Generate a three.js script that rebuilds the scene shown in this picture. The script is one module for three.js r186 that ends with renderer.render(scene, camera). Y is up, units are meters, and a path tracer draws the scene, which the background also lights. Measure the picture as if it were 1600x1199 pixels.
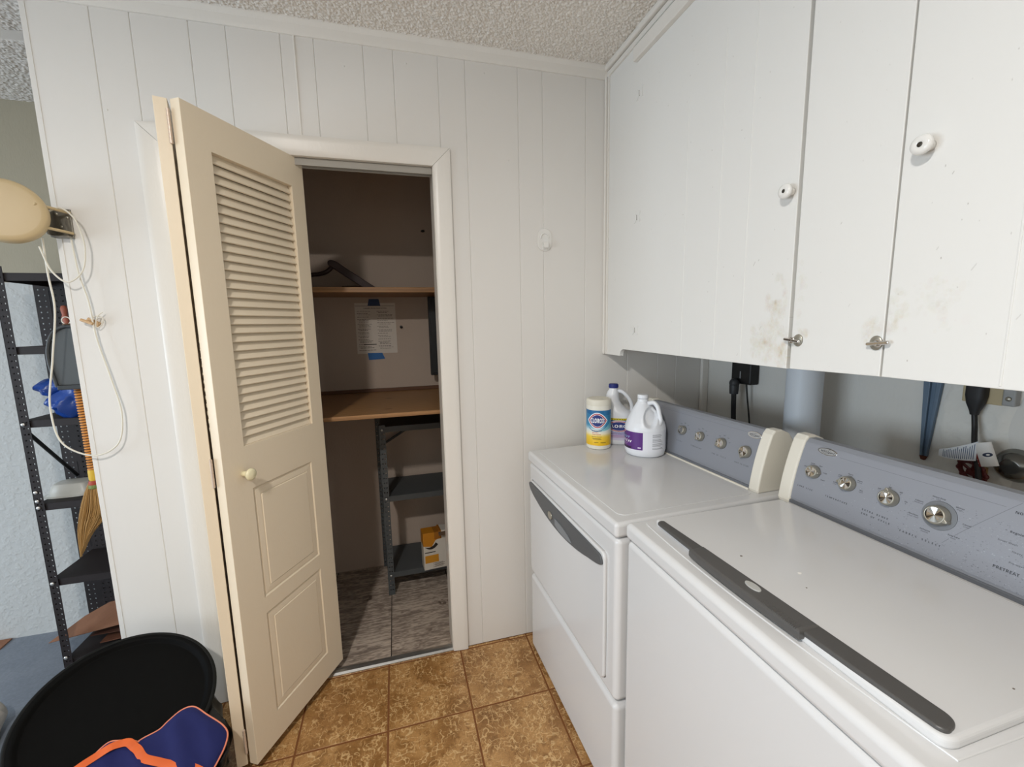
import * as THREE from 'three';
import { RoundedBoxGeometry } from 'three/addons/geometries/RoundedBoxGeometry.js';
import { mergeGeometries, toCreasedNormals, mergeVertices } from 'three/addons/utils/BufferGeometryUtils.js';
import { Brush, Evaluator, SUBTRACTION } from 'three-bvh-csg';
import { RectAreaLightUniformsLib } from 'three/addons/lights/RectAreaLightUniformsLib.js';

RectAreaLightUniformsLib.init();
// ------------------------------------------------------------------ camera, daylight, lamp, exposure
const scene = new THREE.Scene();
const camera = new THREE.PerspectiveCamera(84.203, 1600 / 1199, 0.03, 40);
camera.rotation.order = 'YXZ';
camera.rotation.set(-0.139, -0.26691, -0.0201);
camera.position.set(-0.07604, 1.42849, 1.72167);
scene.add(camera);
const renderer = new THREE.WebGLRenderer({ antialias: true });
renderer.toneMapping = THREE.LinearToneMapping;
renderer.toneMappingExposure = 1.0;
renderer.shadowMap.enabled = true;
scene.background = new THREE.Color(1.3, 1.5, 1.75);          // even overcast sky outside the window
const H = 2.462;                                               // ceiling height
const ROOM = { x0: -4.2, x1: 1.37, z0: -0.83, z1: 3.2 };
const LAMP = { x: -0.745, z: 1.95, r: 0.075, intensity: 740, color: new THREE.Color(1.0, 0.962, 0.915) };
const WINDOW = { z0: 0.25, z1: 2.75, y0: 0.45, y1: 1.8, intensity: 7.2, color: new THREE.Color(0.75, 0.88, 1.0) };
{ // daylight that comes in through the window in the left wall
  const l = new THREE.RectAreaLight(WINDOW.color, WINDOW.intensity, WINDOW.z1 - WINDOW.z0 - 0.1, WINDOW.y1 - WINDOW.y0 - 0.1);
  l.name = 'window_daylight';
  l.position.set(ROOM.x0 + 0.03, (WINDOW.y0 + WINDOW.y1) / 2, (WINDOW.z0 + WINDOW.z1) / 2);
  l.lookAt(1, l.position.y, l.position.z);
  scene.add(l);
}

// ------------------------------------------------------------------ helpers
let seed = 7;
const rnd = () => { seed = (seed + 0x6d2b79f5) | 0; let t = Math.imul(seed ^ (seed >>> 15), 1 | seed); t = (t + Math.imul(t ^ (t >>> 7), 61 | t)) ^ t; return ((t ^ (t >>> 14)) >>> 0) / 4294967296; };
const rr = (a, b) => a + (b - a) * rnd();
const V = (x, y, z) => new THREE.Vector3(x, y, z);
const lerp = (a, b, t) => a + (b - a) * t;
const clamp = (x, a = 0, b = 1) => Math.min(b, Math.max(a, x));
const smooth = (a, b, x) => { const t = clamp((x - a) / (b - a)); return t * t * (3 - 2 * t); };
const counts = {};
function numbered(n) { const k = (counts[n] = (counts[n] ?? -1) + 1); return k ? `${n}_${String(k).padStart(3, '0')}` : n; }
function tag(o, label, category, group) { o.userData.label = label; o.userData.category = category; if (group) o.userData.group = group; return o; }
function thing(name, label, category, p = [0, 0, 0], turn = 0, group) {
  const o = new THREE.Group(); o.name = numbered(name); o.position.set(...p); o.rotation.y = turn; scene.add(o);
  return tag(o, label, category, group);
}
function part(parent, name, geo, mat, label) {
  const m = new THREE.Mesh(geo, mat); m.name = numbered(name); m.castShadow = m.receiveShadow = true; parent.add(m);
  if (label) m.userData.label = label;
  return m;
}
function solo(name, geo, mat, label, category, p = [0, 0, 0], group) { const m = part(scene, name, geo, mat); m.position.set(...p); return tag(m, label, category, group); }
function structG(name) { const o = new THREE.Group(); o.name = name; o.userData.kind = 'structure'; scene.add(o); return o; }
function struct(name, geo, mat) { const m = part(scene, name, geo, mat); m.userData.kind = 'structure'; return m; }
const merge = (...a) => mergeGeometries(a.flat().map((g) => { const h = g.index ? g.toNonIndexed() : g; for (const k of Object.keys(h.attributes)) if (!['position', 'normal', 'uv'].includes(k)) h.deleteAttribute(k); return h; }));
const box = (x0, x1, y0, y1, z0, z1) => boxUV(new THREE.BoxGeometry(x1 - x0, y1 - y0, z1 - z0).translate((x0 + x1) / 2, (y0 + y1) / 2, (z0 + z1) / 2));
const rbox = (x0, x1, y0, y1, z0, z1, r = 0.004, s = 3) => boxUV(new RoundedBoxGeometry(x1 - x0, y1 - y0, z1 - z0, s, Math.min(r, (x1 - x0) / 2.01, (y1 - y0) / 2.01, (z1 - z0) / 2.01)).translate((x0 + x1) / 2, (y0 + y1) / 2, (z0 + z1) / 2));
function boxUV(g) {                                            // uv in metres, from the side a face looks to
  const p = g.attributes.position, n = g.attributes.normal, uv = new Float32Array(p.count * 2);
  for (let i = 0; i < p.count; i++) {
    const ax = Math.abs(n.getX(i)), ay = Math.abs(n.getY(i)), az = Math.abs(n.getZ(i));
    if (ay >= ax && ay >= az) { uv[2 * i] = p.getX(i); uv[2 * i + 1] = -p.getZ(i); }
    else if (ax >= az) { uv[2 * i] = p.getZ(i); uv[2 * i + 1] = p.getY(i); }
    else { uv[2 * i] = p.getX(i); uv[2 * i + 1] = p.getY(i); }
  }
  g.setAttribute('uv', new THREE.BufferAttribute(uv, 2)); return g;
}
const cyl = (r0, r1, h, s = 24) => new THREE.CylinderGeometry(r1, r0, h, s);            // r0 below, r1 above
function rod(a, b, r, s = 10) {
  const d = b.clone().sub(a), g = new THREE.CylinderGeometry(r, r, d.length(), s);
  g.applyQuaternion(new THREE.Quaternion().setFromUnitVectors(V(0, 1, 0), d.clone().normalize()));
  return g.translate(...a.clone().add(b).multiplyScalar(0.5).toArray());
}
const tube = (pts, r, n = 60, s = 8, closed = false) => new THREE.TubeGeometry(new THREE.CatmullRomCurve3(pts.map((p) => (p.isVector3 ? p : V(...p))), closed, 'centripetal'), n, r, s, closed);
const lathe = (pts, s = 40) => new THREE.LatheGeometry(pts.map(([x, y]) => new THREE.Vector2(x, y)), s);
function extr(pts, depth, bevel = 0, holes = [], bs = 2, curve = 12) {                   // shape in x,y; from z = 0 to depth, bevel inside that
  const s = pts instanceof THREE.Shape ? pts : new THREE.Shape(pts.map(([x, y]) => new THREE.Vector2(x, y)));
  for (const h of holes) s.holes.push(h instanceof THREE.Path ? h : new THREE.Path(h.map(([x, y]) => new THREE.Vector2(x, y))));
  const g = new THREE.ExtrudeGeometry(s, { depth: depth - 2 * bevel, bevelEnabled: bevel > 0, bevelSize: bevel, bevelThickness: bevel, bevelOffset: -bevel, bevelSegments: bs, curveSegments: curve });
  return g.translate(0, 0, bevel);
}
function rrShape(x0, x1, y0, y1, r, T = THREE.Shape) {
  const s = new T(); s.moveTo(x0 + r, y0); s.lineTo(x1 - r, y0); s.absarc(x1 - r, y0 + r, r, -Math.PI / 2, 0); s.lineTo(x1, y1 - r); s.absarc(x1 - r, y1 - r, r, 0, Math.PI / 2);
  s.lineTo(x0 + r, y1); s.absarc(x0 + r, y1 - r, r, Math.PI / 2, Math.PI); s.lineTo(x0, y0 + r); s.absarc(x0 + r, y0 + r, r, Math.PI, Math.PI * 1.5); return s;
}
const faceX = (g) => g.rotateY(-Math.PI / 2);                  // shape (x right, y up, out +z) -> seen from -x: right = +z, out = -x
const faceUp = (g) => g.rotateX(-Math.PI / 2);                 // shape (x, y, out +z) -> lies flat: x, z = -y, out = +y

// ---- noise and textures
function noise2(sd) {                                          // periodic value noise
  const t = new Float32Array(65536); let s = sd * 9301 + 49297;
  for (let i = 0; i < 65536; i++) { s = (Math.imul(s, 1664525) + 1013904223) | 0; t[i] = ((s >>> 8) & 0xffff) / 65535; }
  return (x, y, px, py = px) => {
    const xi = Math.floor(x), yi = Math.floor(y), fx = x - xi, fy = y - yi, u = fx * fx * (3 - 2 * fx), v = fy * fy * (3 - 2 * fy);
    const m = (a, p) => ((a % p) + p) % p, at = (a, b) => t[((m(a, px) * 193 + m(b, py) * 8167) ^ (m(b, py) << 5)) & 65535];
    return lerp(lerp(at(xi, yi), at(xi + 1, yi), u), lerp(at(xi, yi + 1), at(xi + 1, yi + 1), u), v);
  };
}
const N1 = noise2(3), N2 = noise2(11), N3 = noise2(29);
const fbm = (N, u, v, f, o = 4) => { let a = 0.5, s = 0, w = 0; for (let i = 0; i < o; i++) { s += a * N(u * f, v * f, f); w += a; a *= 0.55; f *= 2; } return s / w; };
function tex(w, h, fn, srgb, repeat) {
  const d = new Uint8Array(w * h * 4);
  for (let y = 0; y < h; y++) for (let x = 0; x < w; x++) { const c = fn(x / w, y / h), i = 4 * (y * w + x); if (c.length) { d[i] = c[0]; d[i + 1] = c[1]; d[i + 2] = c[2]; } else d[i] = d[i + 1] = d[i + 2] = clamp(c) * 255; d[i + 3] = 255; }
  const t = new THREE.DataTexture(d, w, h); t.magFilter = THREE.LinearFilter; t.minFilter = THREE.LinearMipmapLinearFilter; t.generateMipmaps = true;
  t.wrapS = t.wrapT = THREE.RepeatWrapping; if (srgb) t.colorSpace = THREE.SRGBColorSpace; if (repeat) t.repeat.set(...[repeat].flat().length > 1 ? repeat : [repeat, repeat]); t.needsUpdate = true; return t;
}
const mix3 = (a, b, t) => [lerp(a[0], b[0], t), lerp(a[1], b[1], t), lerp(a[2], b[2], t)];
function canvasTex(w, h, draw) {
  const c = document.createElement('canvas'); c.width = w; c.height = h; const g = c.getContext('2d'); draw(g, w, h);
  const t = new THREE.CanvasTexture(c); t.colorSpace = THREE.SRGBColorSpace; return t;
}
const std = (color, roughness = 0.5, o = {}) => new THREE.MeshStandardMaterial({ color, roughness, ...o });

const goldTex = tex(1024, 1024, (u, v) => {
  const wx = u + 0.05 * (fbm(N1, u, v, 7) - 0.5) + 0.02 * (fbm(N3, u, v, 24) - 0.5), wy = v + 0.05 * (fbm(N2, u, v, 7) - 0.5) + 0.02 * (fbm(N2, v, u, 24) - 0.5);
  const r1 = 1 - Math.abs(2 * fbm(N1, wx, wy, 34, 2) - 1), r2 = 1 - Math.abs(2 * fbm(N3, wx + 0.3, wy, 56, 2) - 1), r3 = 1 - Math.abs(2 * fbm(N2, wx, wy + 0.6, 44, 2) - 1);
  const patch = fbm(N2, u, v, 7, 5), fine = N3(u * 256, v * 256, 256);
  let c = mix3([146, 104, 58], [182, 138, 86], smooth(0.3, 0.7, patch));
  c = mix3(c, [116, 78, 38], 0.5 * smooth(0.55, 0.8, fbm(N3, wx, wy, 26, 3)));
  c = mix3(c, [120, 80, 40], 0.5 * smooth(0.93, 0.995, r3));
  c = mix3(c, [220, 186, 136], 0.8 * smooth(0.87, 0.98, r1) * smooth(0.3, 0.52, fbm(N1, v, u, 14, 2)));
  c = mix3(c, [210, 172, 120], 0.7 * smooth(0.87, 0.98, r2) * smooth(0.34, 0.56, fbm(N2, v, u, 18, 2)));
  return c.map((x) => x * (0.94 + 0.12 * fine));
}, true, 1 / 0.62);
const vinylTex = tex(1024, 512, (u, v) => {
  const s = 0.6 * N1(u * 12, v * 96, 12, 96) + 0.4 * fbm(N1, u, v, 8, 4), s2 = N2(u * 32, v * 200, 32, 200), s3 = N3(u * 80, v * 256, 80, 256);
  let c = mix3([128, 114, 103], [200, 184, 168], smooth(0.25, 0.75, 0.45 * s + 0.3 * s2 + 0.25 * s3));
  c = mix3(c, [74, 58, 48], 0.8 * smooth(0.62, 0.8, fbm(N3, u, v, 9, 4)) * smooth(0.5, 0.7, N2(u * 64, v * 64, 64)));
  return c;
}, true, 1 / 0.9);
const stuccoTex = tex(512, 512, (u, v) => clamp(0.55 * fbm(N1, u, v, 26, 4) + 0.45 * smooth(0.35, 0.8, fbm(N2, u, v, 52, 3))), false, 1 / 0.8);
const paintTex = tex(512, 512, (u, v) => 0.5 * fbm(N1, u * 1, v, 12, 4) + 0.5 * N2(u * 180, v * 60, 180, 60), false, 1 / 0.7);
const popTex = tex(512, 512, (u, v) => smooth(0.35, 0.75, 0.6 * N1(u * 64, v * 64, 64) + 0.4 * N2(u * 128, v * 128, 128)), false, 1 / 0.6);
const pineTex = tex(1024, 256, (u, v) => {
  const w = v + 0.02 * fbm(N1, u, v, 5), ring = 0.5 + 0.5 * Math.sin((w * 9 + 0.7 * fbm(N2, u, v * 0.4 + 0.2, 4, 3)) * 6.283 * 1.6);
  let c = mix3([132, 96, 60], [168, 126, 82], ring * 0.7 + 0.3 * N3(u * 24, v * 256, 24, 256));
  for (const [ku, kv] of [[0.2, 0.3], [0.47, 0.62], [0.71, 0.42], [0.88, 0.8]]) { const d = Math.hypot((u - ku) * 30, (v - kv) * 20); c = mix3(c, [72, 40, 18], 0.9 * (1 - smooth(0.2, 0.75, d))); }
  return c;
}, true, [1 / 1.0, 1 / 0.3]);
const concreteTex = tex(512, 512, (u, v) => { const a = fbm(N1, u, v, 5, 5), b = N2(u * 200, v * 200, 200); return mix3([112, 120, 132], [138, 145, 156], clamp(a * 1.2 - 0.1)).map((x) => x * (0.96 + 0.08 * b)); }, true, 1 / 1.2);
const fabricTex = tex(256, 256, (u, v) => 0.5 + 0.25 * Math.sin(u * 6.283 * 64) + 0.25 * Math.sin(v * 6.283 * 64), false, 1 / 0.12);

const M = {
  wall: std(0xe2dfda, 0.42, { bumpMap: paintTex, bumpScale: 0.00012 }),
  wallPlain: std(0xdedbd4, 0.7, { bumpMap: paintTex, bumpScale: 0.0005 }),
  groove: std(0xe2dfda, 0.5),
  trim: std(0xe6e2db, 0.33, { bumpMap: paintTex, bumpScale: 0.0003 }),
  ceiling: std(0xe6e1d9, 0.9, { bumpMap: popTex, bumpScale: 0.004 }),
  popcorn: std(0xe6e1d9, 0.9),
  ceilingFlat: std(0xd6d3cb, 0.8),
  cabinet: std(0xe6e5e1, 0.38, { bumpMap: paintTex, bumpScale: 0.0003 }),
  door: std(0xe6d7be, 0.42, { bumpMap: paintTex, bumpScale: 0.0002 }),
  tile: std(0xffffff, 0.34, { map: goldTex, bumpMap: goldTex, bumpScale: 0.0006 }),
  grout: std(0x7d4d26, 0.85),
  vinyl: std(0xffffff, 0.55, { map: vinylTex }),
  vinylSeam: std(0x2c2420, 0.9),
  closet: std(0xb3a294, 0.75, { bumpMap: paintTex, bumpScale: 0.0006 }),
  stucco: std(0xc2c4c3, 0.85, { bumpMap: stuccoTex, bumpScale: 0.0035 }),
  farWall: std(0xa8a08c, 0.7, { bumpMap: paintTex, bumpScale: 0.0005 }),
  rightWall: std(0xdddbd5, 0.75, { bumpMap: paintTex, bumpScale: 0.0008 }),
  concrete: std(0xffffff, 0.6, { map: concreteTex }),
  enamel: std(0xd6d6d6, 0.14),
  bisque: std(0xe4dfd2, 0.35),
  greyPlastic: std(0x56585a, 0.45),
  console: std(0xffffff, 0.4),
  consoleBody: std(0x8c8f96, 0.45),
  stripDark: std(0x6a6e75, 0.45),
  satin: std(0xaaa69a, 0.35, { metalness: 0.7 }),
  chrome: std(0xe0dedb, 0.12, { metalness: 1 }),
  alu: std(0xc4c4c2, 0.3, { metalness: 0.9 }),
  galv: std(0x8a8780, 0.42, { metalness: 0.8, bumpMap: paintTex, bumpScale: 0.0006 }),
  brass: std(0xb59a70, 0.35, { metalness: 0.85 }),
  hinge: std(0xd2bfae, 0.4, { metalness: 0.4 }),
  porcelain: std(0xe8e6e1, 0.12),
  black: std(0x0d0d0e, 0.5),
  blackSoft: std(0x121112, 0.62),
  rubber: std(0x1a1a1c, 0.55),
  pine: std(0xffffff, 0.5, { map: pineTex }),
  rackBrown: std(0x1c1212, 0.65),
  rackGrey: std(0x484c4e, 0.55),
  bolt: std(0xd8d6d2, 0.3, { metalness: 0.8 }),
  darkWood: std(0x2b1410, 0.6),
  plastic: std(0xe9ecf1, 0.3),
  cord: std(0xe2ded2, 0.4),
  cream: std(0xc6b18a, 0.45),
};

// ------------------------------------------------------------------ the setting
// floor: backing slab with gold tiles in front, each tile a piece
{
  const floor = struct('floor', merge(box(-1.13, 1.42, -0.2, -0.0013, -0.004, ROOM.z1 + 0.05)), M.grout);
  const T = 0.305, gx = -0.1751, gz = 0.3178, gap = 0.0031;
  for (let i = -4; i < 6; i++) for (let j = -2; j < 5; j++) {
    const x0 = Math.max(gx + i * T + gap, -1.128), x1 = Math.min(gx + (i + 1) * T - gap, 1.37), z0 = Math.max(gz + j * T + gap, 0.0), z1 = gz + (j + 1) * T - gap;
    if (x1 - x0 < 0.01 || z1 - z0 < 0.006) continue;
    const g = rbox(x0, x1, -0.006, rr(-0.0004, 0.0002), z0, z1, 0.0016, 2), uv = g.attributes.uv, du = rnd(), dv = rnd(), f = rnd() < 0.5 ? -1 : 1;
    for (let k = 0; k < uv.count; k++) uv.setXY(k, uv.getX(k) * f + du, uv.getY(k) + dv);
    part(floor, 'tile', g, M.tile);
  }
  part(floor, 'tile_field', box(-1.128, 1.37, -0.003, 0, gz + 5 * T + 0.002, ROOM.z1), M.tile);
  part(floor, 'step_edge', box(-1.136, -1.128, -0.2, -0.001, -0.0, ROOM.z1), M.grout);
  const cf = struct('floor_closet', box(-1.0, 0.62, -0.2, -0.006, -0.83, -0.004), M.vinylSeam);
  for (let i = -3; i < 3; i++) {
    const x0 = Math.max(-0.166 + i * T + 0.0018, -0.98), x1 = Math.min(-0.166 + (i + 1) * T - 0.0018, 0.55), g = rbox(x0, x1, -0.008, -0.003, -0.8, -0.03, 0.0012, 2), uv = g.attributes.uv, dv = rnd();
    for (let k = 0; k < uv.count; k++) uv.setXY(k, uv.getX(k) + dv, uv.getY(k) + dv);
    part(cf, 'vinyl_tile', g, M.vinyl);
  }
  struct('floor_garage', box(ROOM.x0 - 0.1, -1.136, -0.25, -0.09, ROOM.z0 - 0.1, ROOM.z1 + 0.1), M.concrete);
  struct('floor_garage_back', box(-1.136, -0.98, -0.25, -0.09, ROOM.z0 - 0.1, -0.11), M.concrete);
}
// ceiling with popcorn texture
{
  const ceil = struct('ceiling', box(ROOM.x0 - 0.1, ROOM.x1 + 0.1, H, H + 0.12, ROOM.z0 - 0.1, ROOM.z1 + 0.1), M.ceiling);
  const patch = (x0, x1, z0, z1, dx, skip) => {
    const nx = Math.round((x1 - x0) / dx), nz = Math.round((z1 - z0) / dx), hgt = new Float32Array((nx + 1) * (nz + 1));
    const cell = 0.0075;
    for (let a = Math.floor(x0 / cell); a <= x1 / cell; a++) for (let b = Math.floor(z0 / cell); b <= z1 / cell; b++) {
      const k = rnd() < 0.35 ? 2 : 1;
      for (let q = 0; q < k; q++) {
        const cx = (a + rnd()) * cell, cz = (b + rnd()) * cell, r = rr(0.0026, 0.0056), h = rr(0.0018, 0.0062), st = rr(0.7, 1.4);
        if (skip && cz > skip[0] && cz < skip[1]) continue;
        for (let i = Math.max(0, Math.ceil((cx - r * st - x0) / dx)); i <= Math.min(nx, (cx + r * st - x0) / dx); i++) for (let j = Math.max(0, Math.ceil((cz - r - z0) / dx)); j <= Math.min(nz, (cz + r - z0) / dx); j++) {
          const d = Math.hypot((x0 + i * dx - cx) / st, z0 + j * dx - cz) / r;
          if (d < 1) hgt[j * (nx + 1) + i] = Math.max(hgt[j * (nx + 1) + i], h * Math.sqrt(1 - d * d));
        }
      }
    }
    const pos = [], idx = [];
    for (let j = 0; j <= nz; j++) for (let i = 0; i <= nx; i++) pos.push(x0 + i * dx, H - 0.001 - hgt[j * (nx + 1) + i], z0 + j * dx);
    for (let j = 0; j < nz; j++) for (let i = 0; i < nx; i++) { const k = j * (nx + 1) + i; idx.push(k, k + 1, k + nx + 1, k + 1, k + nx + 2, k + nx + 1); }
    const g = new THREE.BufferGeometry(); g.setAttribute('position', new THREE.Float32BufferAttribute(pos, 3)); g.setIndex(idx); g.computeVertexNormals(); return boxUV(g);
  };
  part(ceil, 'popcorn_texture', patch(-0.9, 0.86, 0.0, 0.72, 0.0022), M.popcorn).userData.kind = 'stuff';
  part(ceil, 'popcorn_texture', patch(-2.0, -1.09, -0.83, 0.1, 0.003, [-0.345, -0.275]), M.popcorn).userData.kind = 'stuff';
}
// back wall of random-width painted panel boards with the closet opening
const OPEN = { x0: -0.766, x1: 0.1, y1: 2.03 };
{
  const w = struct('wall_back', merge(box(-1.08, OPEN.x0, -0.11, H, -0.11, -0.008), box(OPEN.x1, ROOM.x1, -0.2, H, -0.11, -0.008), box(OPEN.x0, OPEN.x1, OPEN.y1, H, -0.11, -0.008)), M.groove);
  const xs = [-1.078, -0.917, -0.814, -0.657, -0.552, -0.391, -0.287, -0.127, -0.0255, 0.134, 0.235, 0.441, 0.543, 0.7305, 0.941, 1.098, 1.198, 1.37];
  const board = (x0, x1, y0, y1) => {
    const c = 0.0021, gp = 0.0001, f = 0, b = -0.008, a0 = x0 + gp, a1 = x1 - gp;
    const pos = [], quad = (p, q, r, s) => pos.push(...p, ...q, ...r, ...p, ...r, ...s);
    quad([a0 + c, y0, f], [a1 - c, y0, f], [a1 - c, y1, f], [a0 + c, y1, f]);
    quad([a0, y0, f - c], [a0 + c, y0, f], [a0 + c, y1, f], [a0, y1, f - c]);
    quad([a1 - c, y0, f], [a1, y0, f - c], [a1, y1, f - c], [a1 - c, y1, f]);
    quad([a0, y0, b], [a0, y0, f - c], [a0, y1, f - c], [a0, y1, b]);
    quad([a1, y0, f - c], [a1, y0, b], [a1, y1, b], [a1, y1, f - c]);
    const g = new THREE.BufferGeometry(); g.setAttribute('position', new THREE.Float32BufferAttribute(pos, 3)); g.computeVertexNormals(); return boxUV(g);
  };
  for (let i = 0; i < xs.length - 1; i++) {
    const a = xs[i], b = xs[i + 1];
    if (b <= OPEN.x0 - 0.02 || a >= OPEN.x1 + 0.02) part(w, 'panel_board', board(a, b, 0.002, H), M.wall);
    else {
      part(w, 'panel_board', board(a, b, OPEN.y1, H), M.wall);
      if (a < OPEN.x0) part(w, 'panel_board', board(a, OPEN.x0, 0.002, OPEN.y1), M.wall);
      if (b > OPEN.x1) part(w, 'panel_board', board(OPEN.x1, b, 0.002, OPEN.y1), M.wall);
    }
  }
  part(w, 'seam_ridge', rbox(-0.351, -0.3455, 2.085, 2.42, -0.001, 0.003, 0.0015), M.trim);
  for (const [x, y] of [[-0.193, 2.336], [0.02, 2.372], [0.309, 2.376], [0.4, 2.07], [-0.905, 2.12]]) part(w, 'nail_head', new THREE.SphereGeometry(0.0035, 10, 6).scale(1, 1, 0.4).translate(x, y, 0.0003), M.wall);
  // painted bead on the free end of the wall
  struct('trim_1', merge(rbox(-1.0855, -1.079, -0.09, H, -0.112, 0.0012, 0.001), rbox(-1.0855, -1.071, -0.09, H, -0.002, 0.0014, 0.0009)), M.wall);
  // cove moulding under the ceiling
  const cove = extr([[0, 0], [0.006, 0], [0.008, 0.01], [0.012, 0.03], [0.018, 0.042], [0.02, 0.05], [0, 0.05]], 1.086 + 0.845, 0).rotateY(Math.PI / 2).scale(1, 1, -1);
  // shape x -> depth (z), y up, along x
  const cv = new THREE.BufferGeometry(); const prof = [[0, 0], [0.006, 0.0005], [0.009, 0.012], [0.013, 0.03], [0.019, 0.044], [0.021, 0.0515]];
  { const pos = []; for (let k = 0; k < prof.length - 1; k++) { const [z0, y0] = prof[k], [z1, y1] = prof[k + 1], A = -1.086, B = 0.83, Y = 2.41; pos.push(A, Y + y0, z0, B, Y + y0, z0, B, Y + y1, z1, A, Y + y0, z0, B, Y + y1, z1, A, Y + y1, z1); }
    for (let k = 1; k < prof.length - 1; k++) for (const X of [-1.086]) pos.push(X, 2.41, 0, X, 2.41 + prof[k][1], prof[k][0], X, 2.41 + prof[k + 1][1], prof[k + 1][0]);
    cv.setAttribute('position', new THREE.Float32BufferAttribute(pos, 3)); cv.computeVertexNormals(); boxUV(cv); }
  struct('trim_2', cv, M.trim);
}
// closet shell
struct('wall_closet_back', box(-1.0, 0.6, -0.1, H, ROOM.z0 - 0.03, -0.8), M.closet);
struct('wall_closet_left', box(-1.0, -0.98, -0.1, H, -0.8, -0.11), M.closet);
struct('wall_closet_right', box(0.55, 0.6, -0.1, H, -0.8, -0.11), M.closet);
struct('wall_closet_front', merge(box(-0.98, OPEN.x0, 0, H, -0.118, -0.11), box(OPEN.x1, 0.55, 0, H, -0.118, -0.11), box(OPEN.x0, OPEN.x1, OPEN.y1, H, -0.118, -0.11)), M.closet);
// outer walls
{
  const far = struct('wall_far', box(ROOM.x0 - 0.1, -1.0, 1.665, H, ROOM.z0 - 0.1, ROOM.z0), M.farWall);
  part(far, 'rough_wall_base', box(ROOM.x0 - 0.1, -1.0, -0.25, 1.665, ROOM.z0 - 0.1, ROOM.z0 + 0.004), M.stucco, 'rough white masonry lower half of the far wall');
  struct('wall_right', box(ROOM.x1, ROOM.x1 + 0.1, -0.2, H, -0.11, ROOM.z1 + 0.1), M.rightWall);
  { // rough patch of old plaster beside the bracket
    const pos = [], idx = [], nz = 26, ny = 44, z0 = 0.93, z1 = 1.075, y0 = 0.98, y1 = 1.3, wr = scene.getObjectByName('wall_right');
    for (let j = 0; j <= ny; j++) for (let i = 0; i <= nz; i++) { const u = i / nz, v = j / ny, e = Math.min(u, 1 - u, v, 1 - v), h = smooth(0, 0.12, e + 0.06 * (fbm(N1, u, v, 8, 3) - 0.5)) * (0.003 + 0.006 * Math.pow(fbm(N2, u, v, 16, 3), 1.5) * smooth(0.15, 0.4, u)); pos.push(ROOM.x1 - 0.0004 - (e > 0 ? h : -0.001), lerp(y0, y1, v), lerp(z0, z1, u) + 0.01 * Math.sin(v * 9)); }
    for (let j = 0; j < ny; j++) for (let i = 0; i < nz; i++) { const a = j * (nz + 1) + i; idx.push(a, a + 1, a + nz + 1, a + 1, a + nz + 2, a + nz + 1); }
    const g = new THREE.BufferGeometry(); g.setAttribute('position', new THREE.Float32BufferAttribute(pos, 3)); g.setIndex(idx); g.computeVertexNormals(); part(wr, 'plaster_patch', boxUV(g), std(0xe2e0d9, 0.85, { bumpMap: stuccoTex, bumpScale: 0.002 }), 'rough white plaster patch');
  }
  struct('wall_near', box(ROOM.x0 - 0.1, ROOM.x1 + 0.1, -0.25, H, ROOM.z1, ROOM.z1 + 0.1), M.wallPlain);
  const W = WINDOW;
  struct('wall_left', merge(box(ROOM.x0 - 0.1, ROOM.x0, -0.25, H, ROOM.z0, W.z0), box(ROOM.x0 - 0.1, ROOM.x0, -0.25, H, W.z1, ROOM.z1), box(ROOM.x0 - 0.1, ROOM.x0, -0.25, W.y0, W.z0, W.z1), box(ROOM.x0 - 0.1, ROOM.x0, W.y1, H, W.z0, W.z1)), M.wallPlain);
  const win = structG('window_1'), f = 0.05, X0 = ROOM.x0 - 0.08, X1 = ROOM.x0 - 0.02;
  part(win, 'window_frame', merge(box(X0, X1, W.y0, W.y0 + f, W.z0, W.z1), box(X0, X1, W.y1 - f, W.y1, W.z0, W.z1), box(X0, X1, W.y0, W.y1, W.z0, W.z0 + f), box(X0, X1, W.y0, W.y1, W.z1 - f, W.z1), box(X0, X1, W.y0, W.y1, 1.43, 1.47)), M.trim);
  part(win, 'window_pane', box(X0 + 0.028, X0 + 0.032, W.y0 + f, W.y1 - f, W.z0 + f, W.z1 - f), new THREE.MeshPhysicalMaterial({ color: 0xffffff, roughness: 0.02, transmission: 1, thickness: 0, ior: 1.45 }));
}
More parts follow.
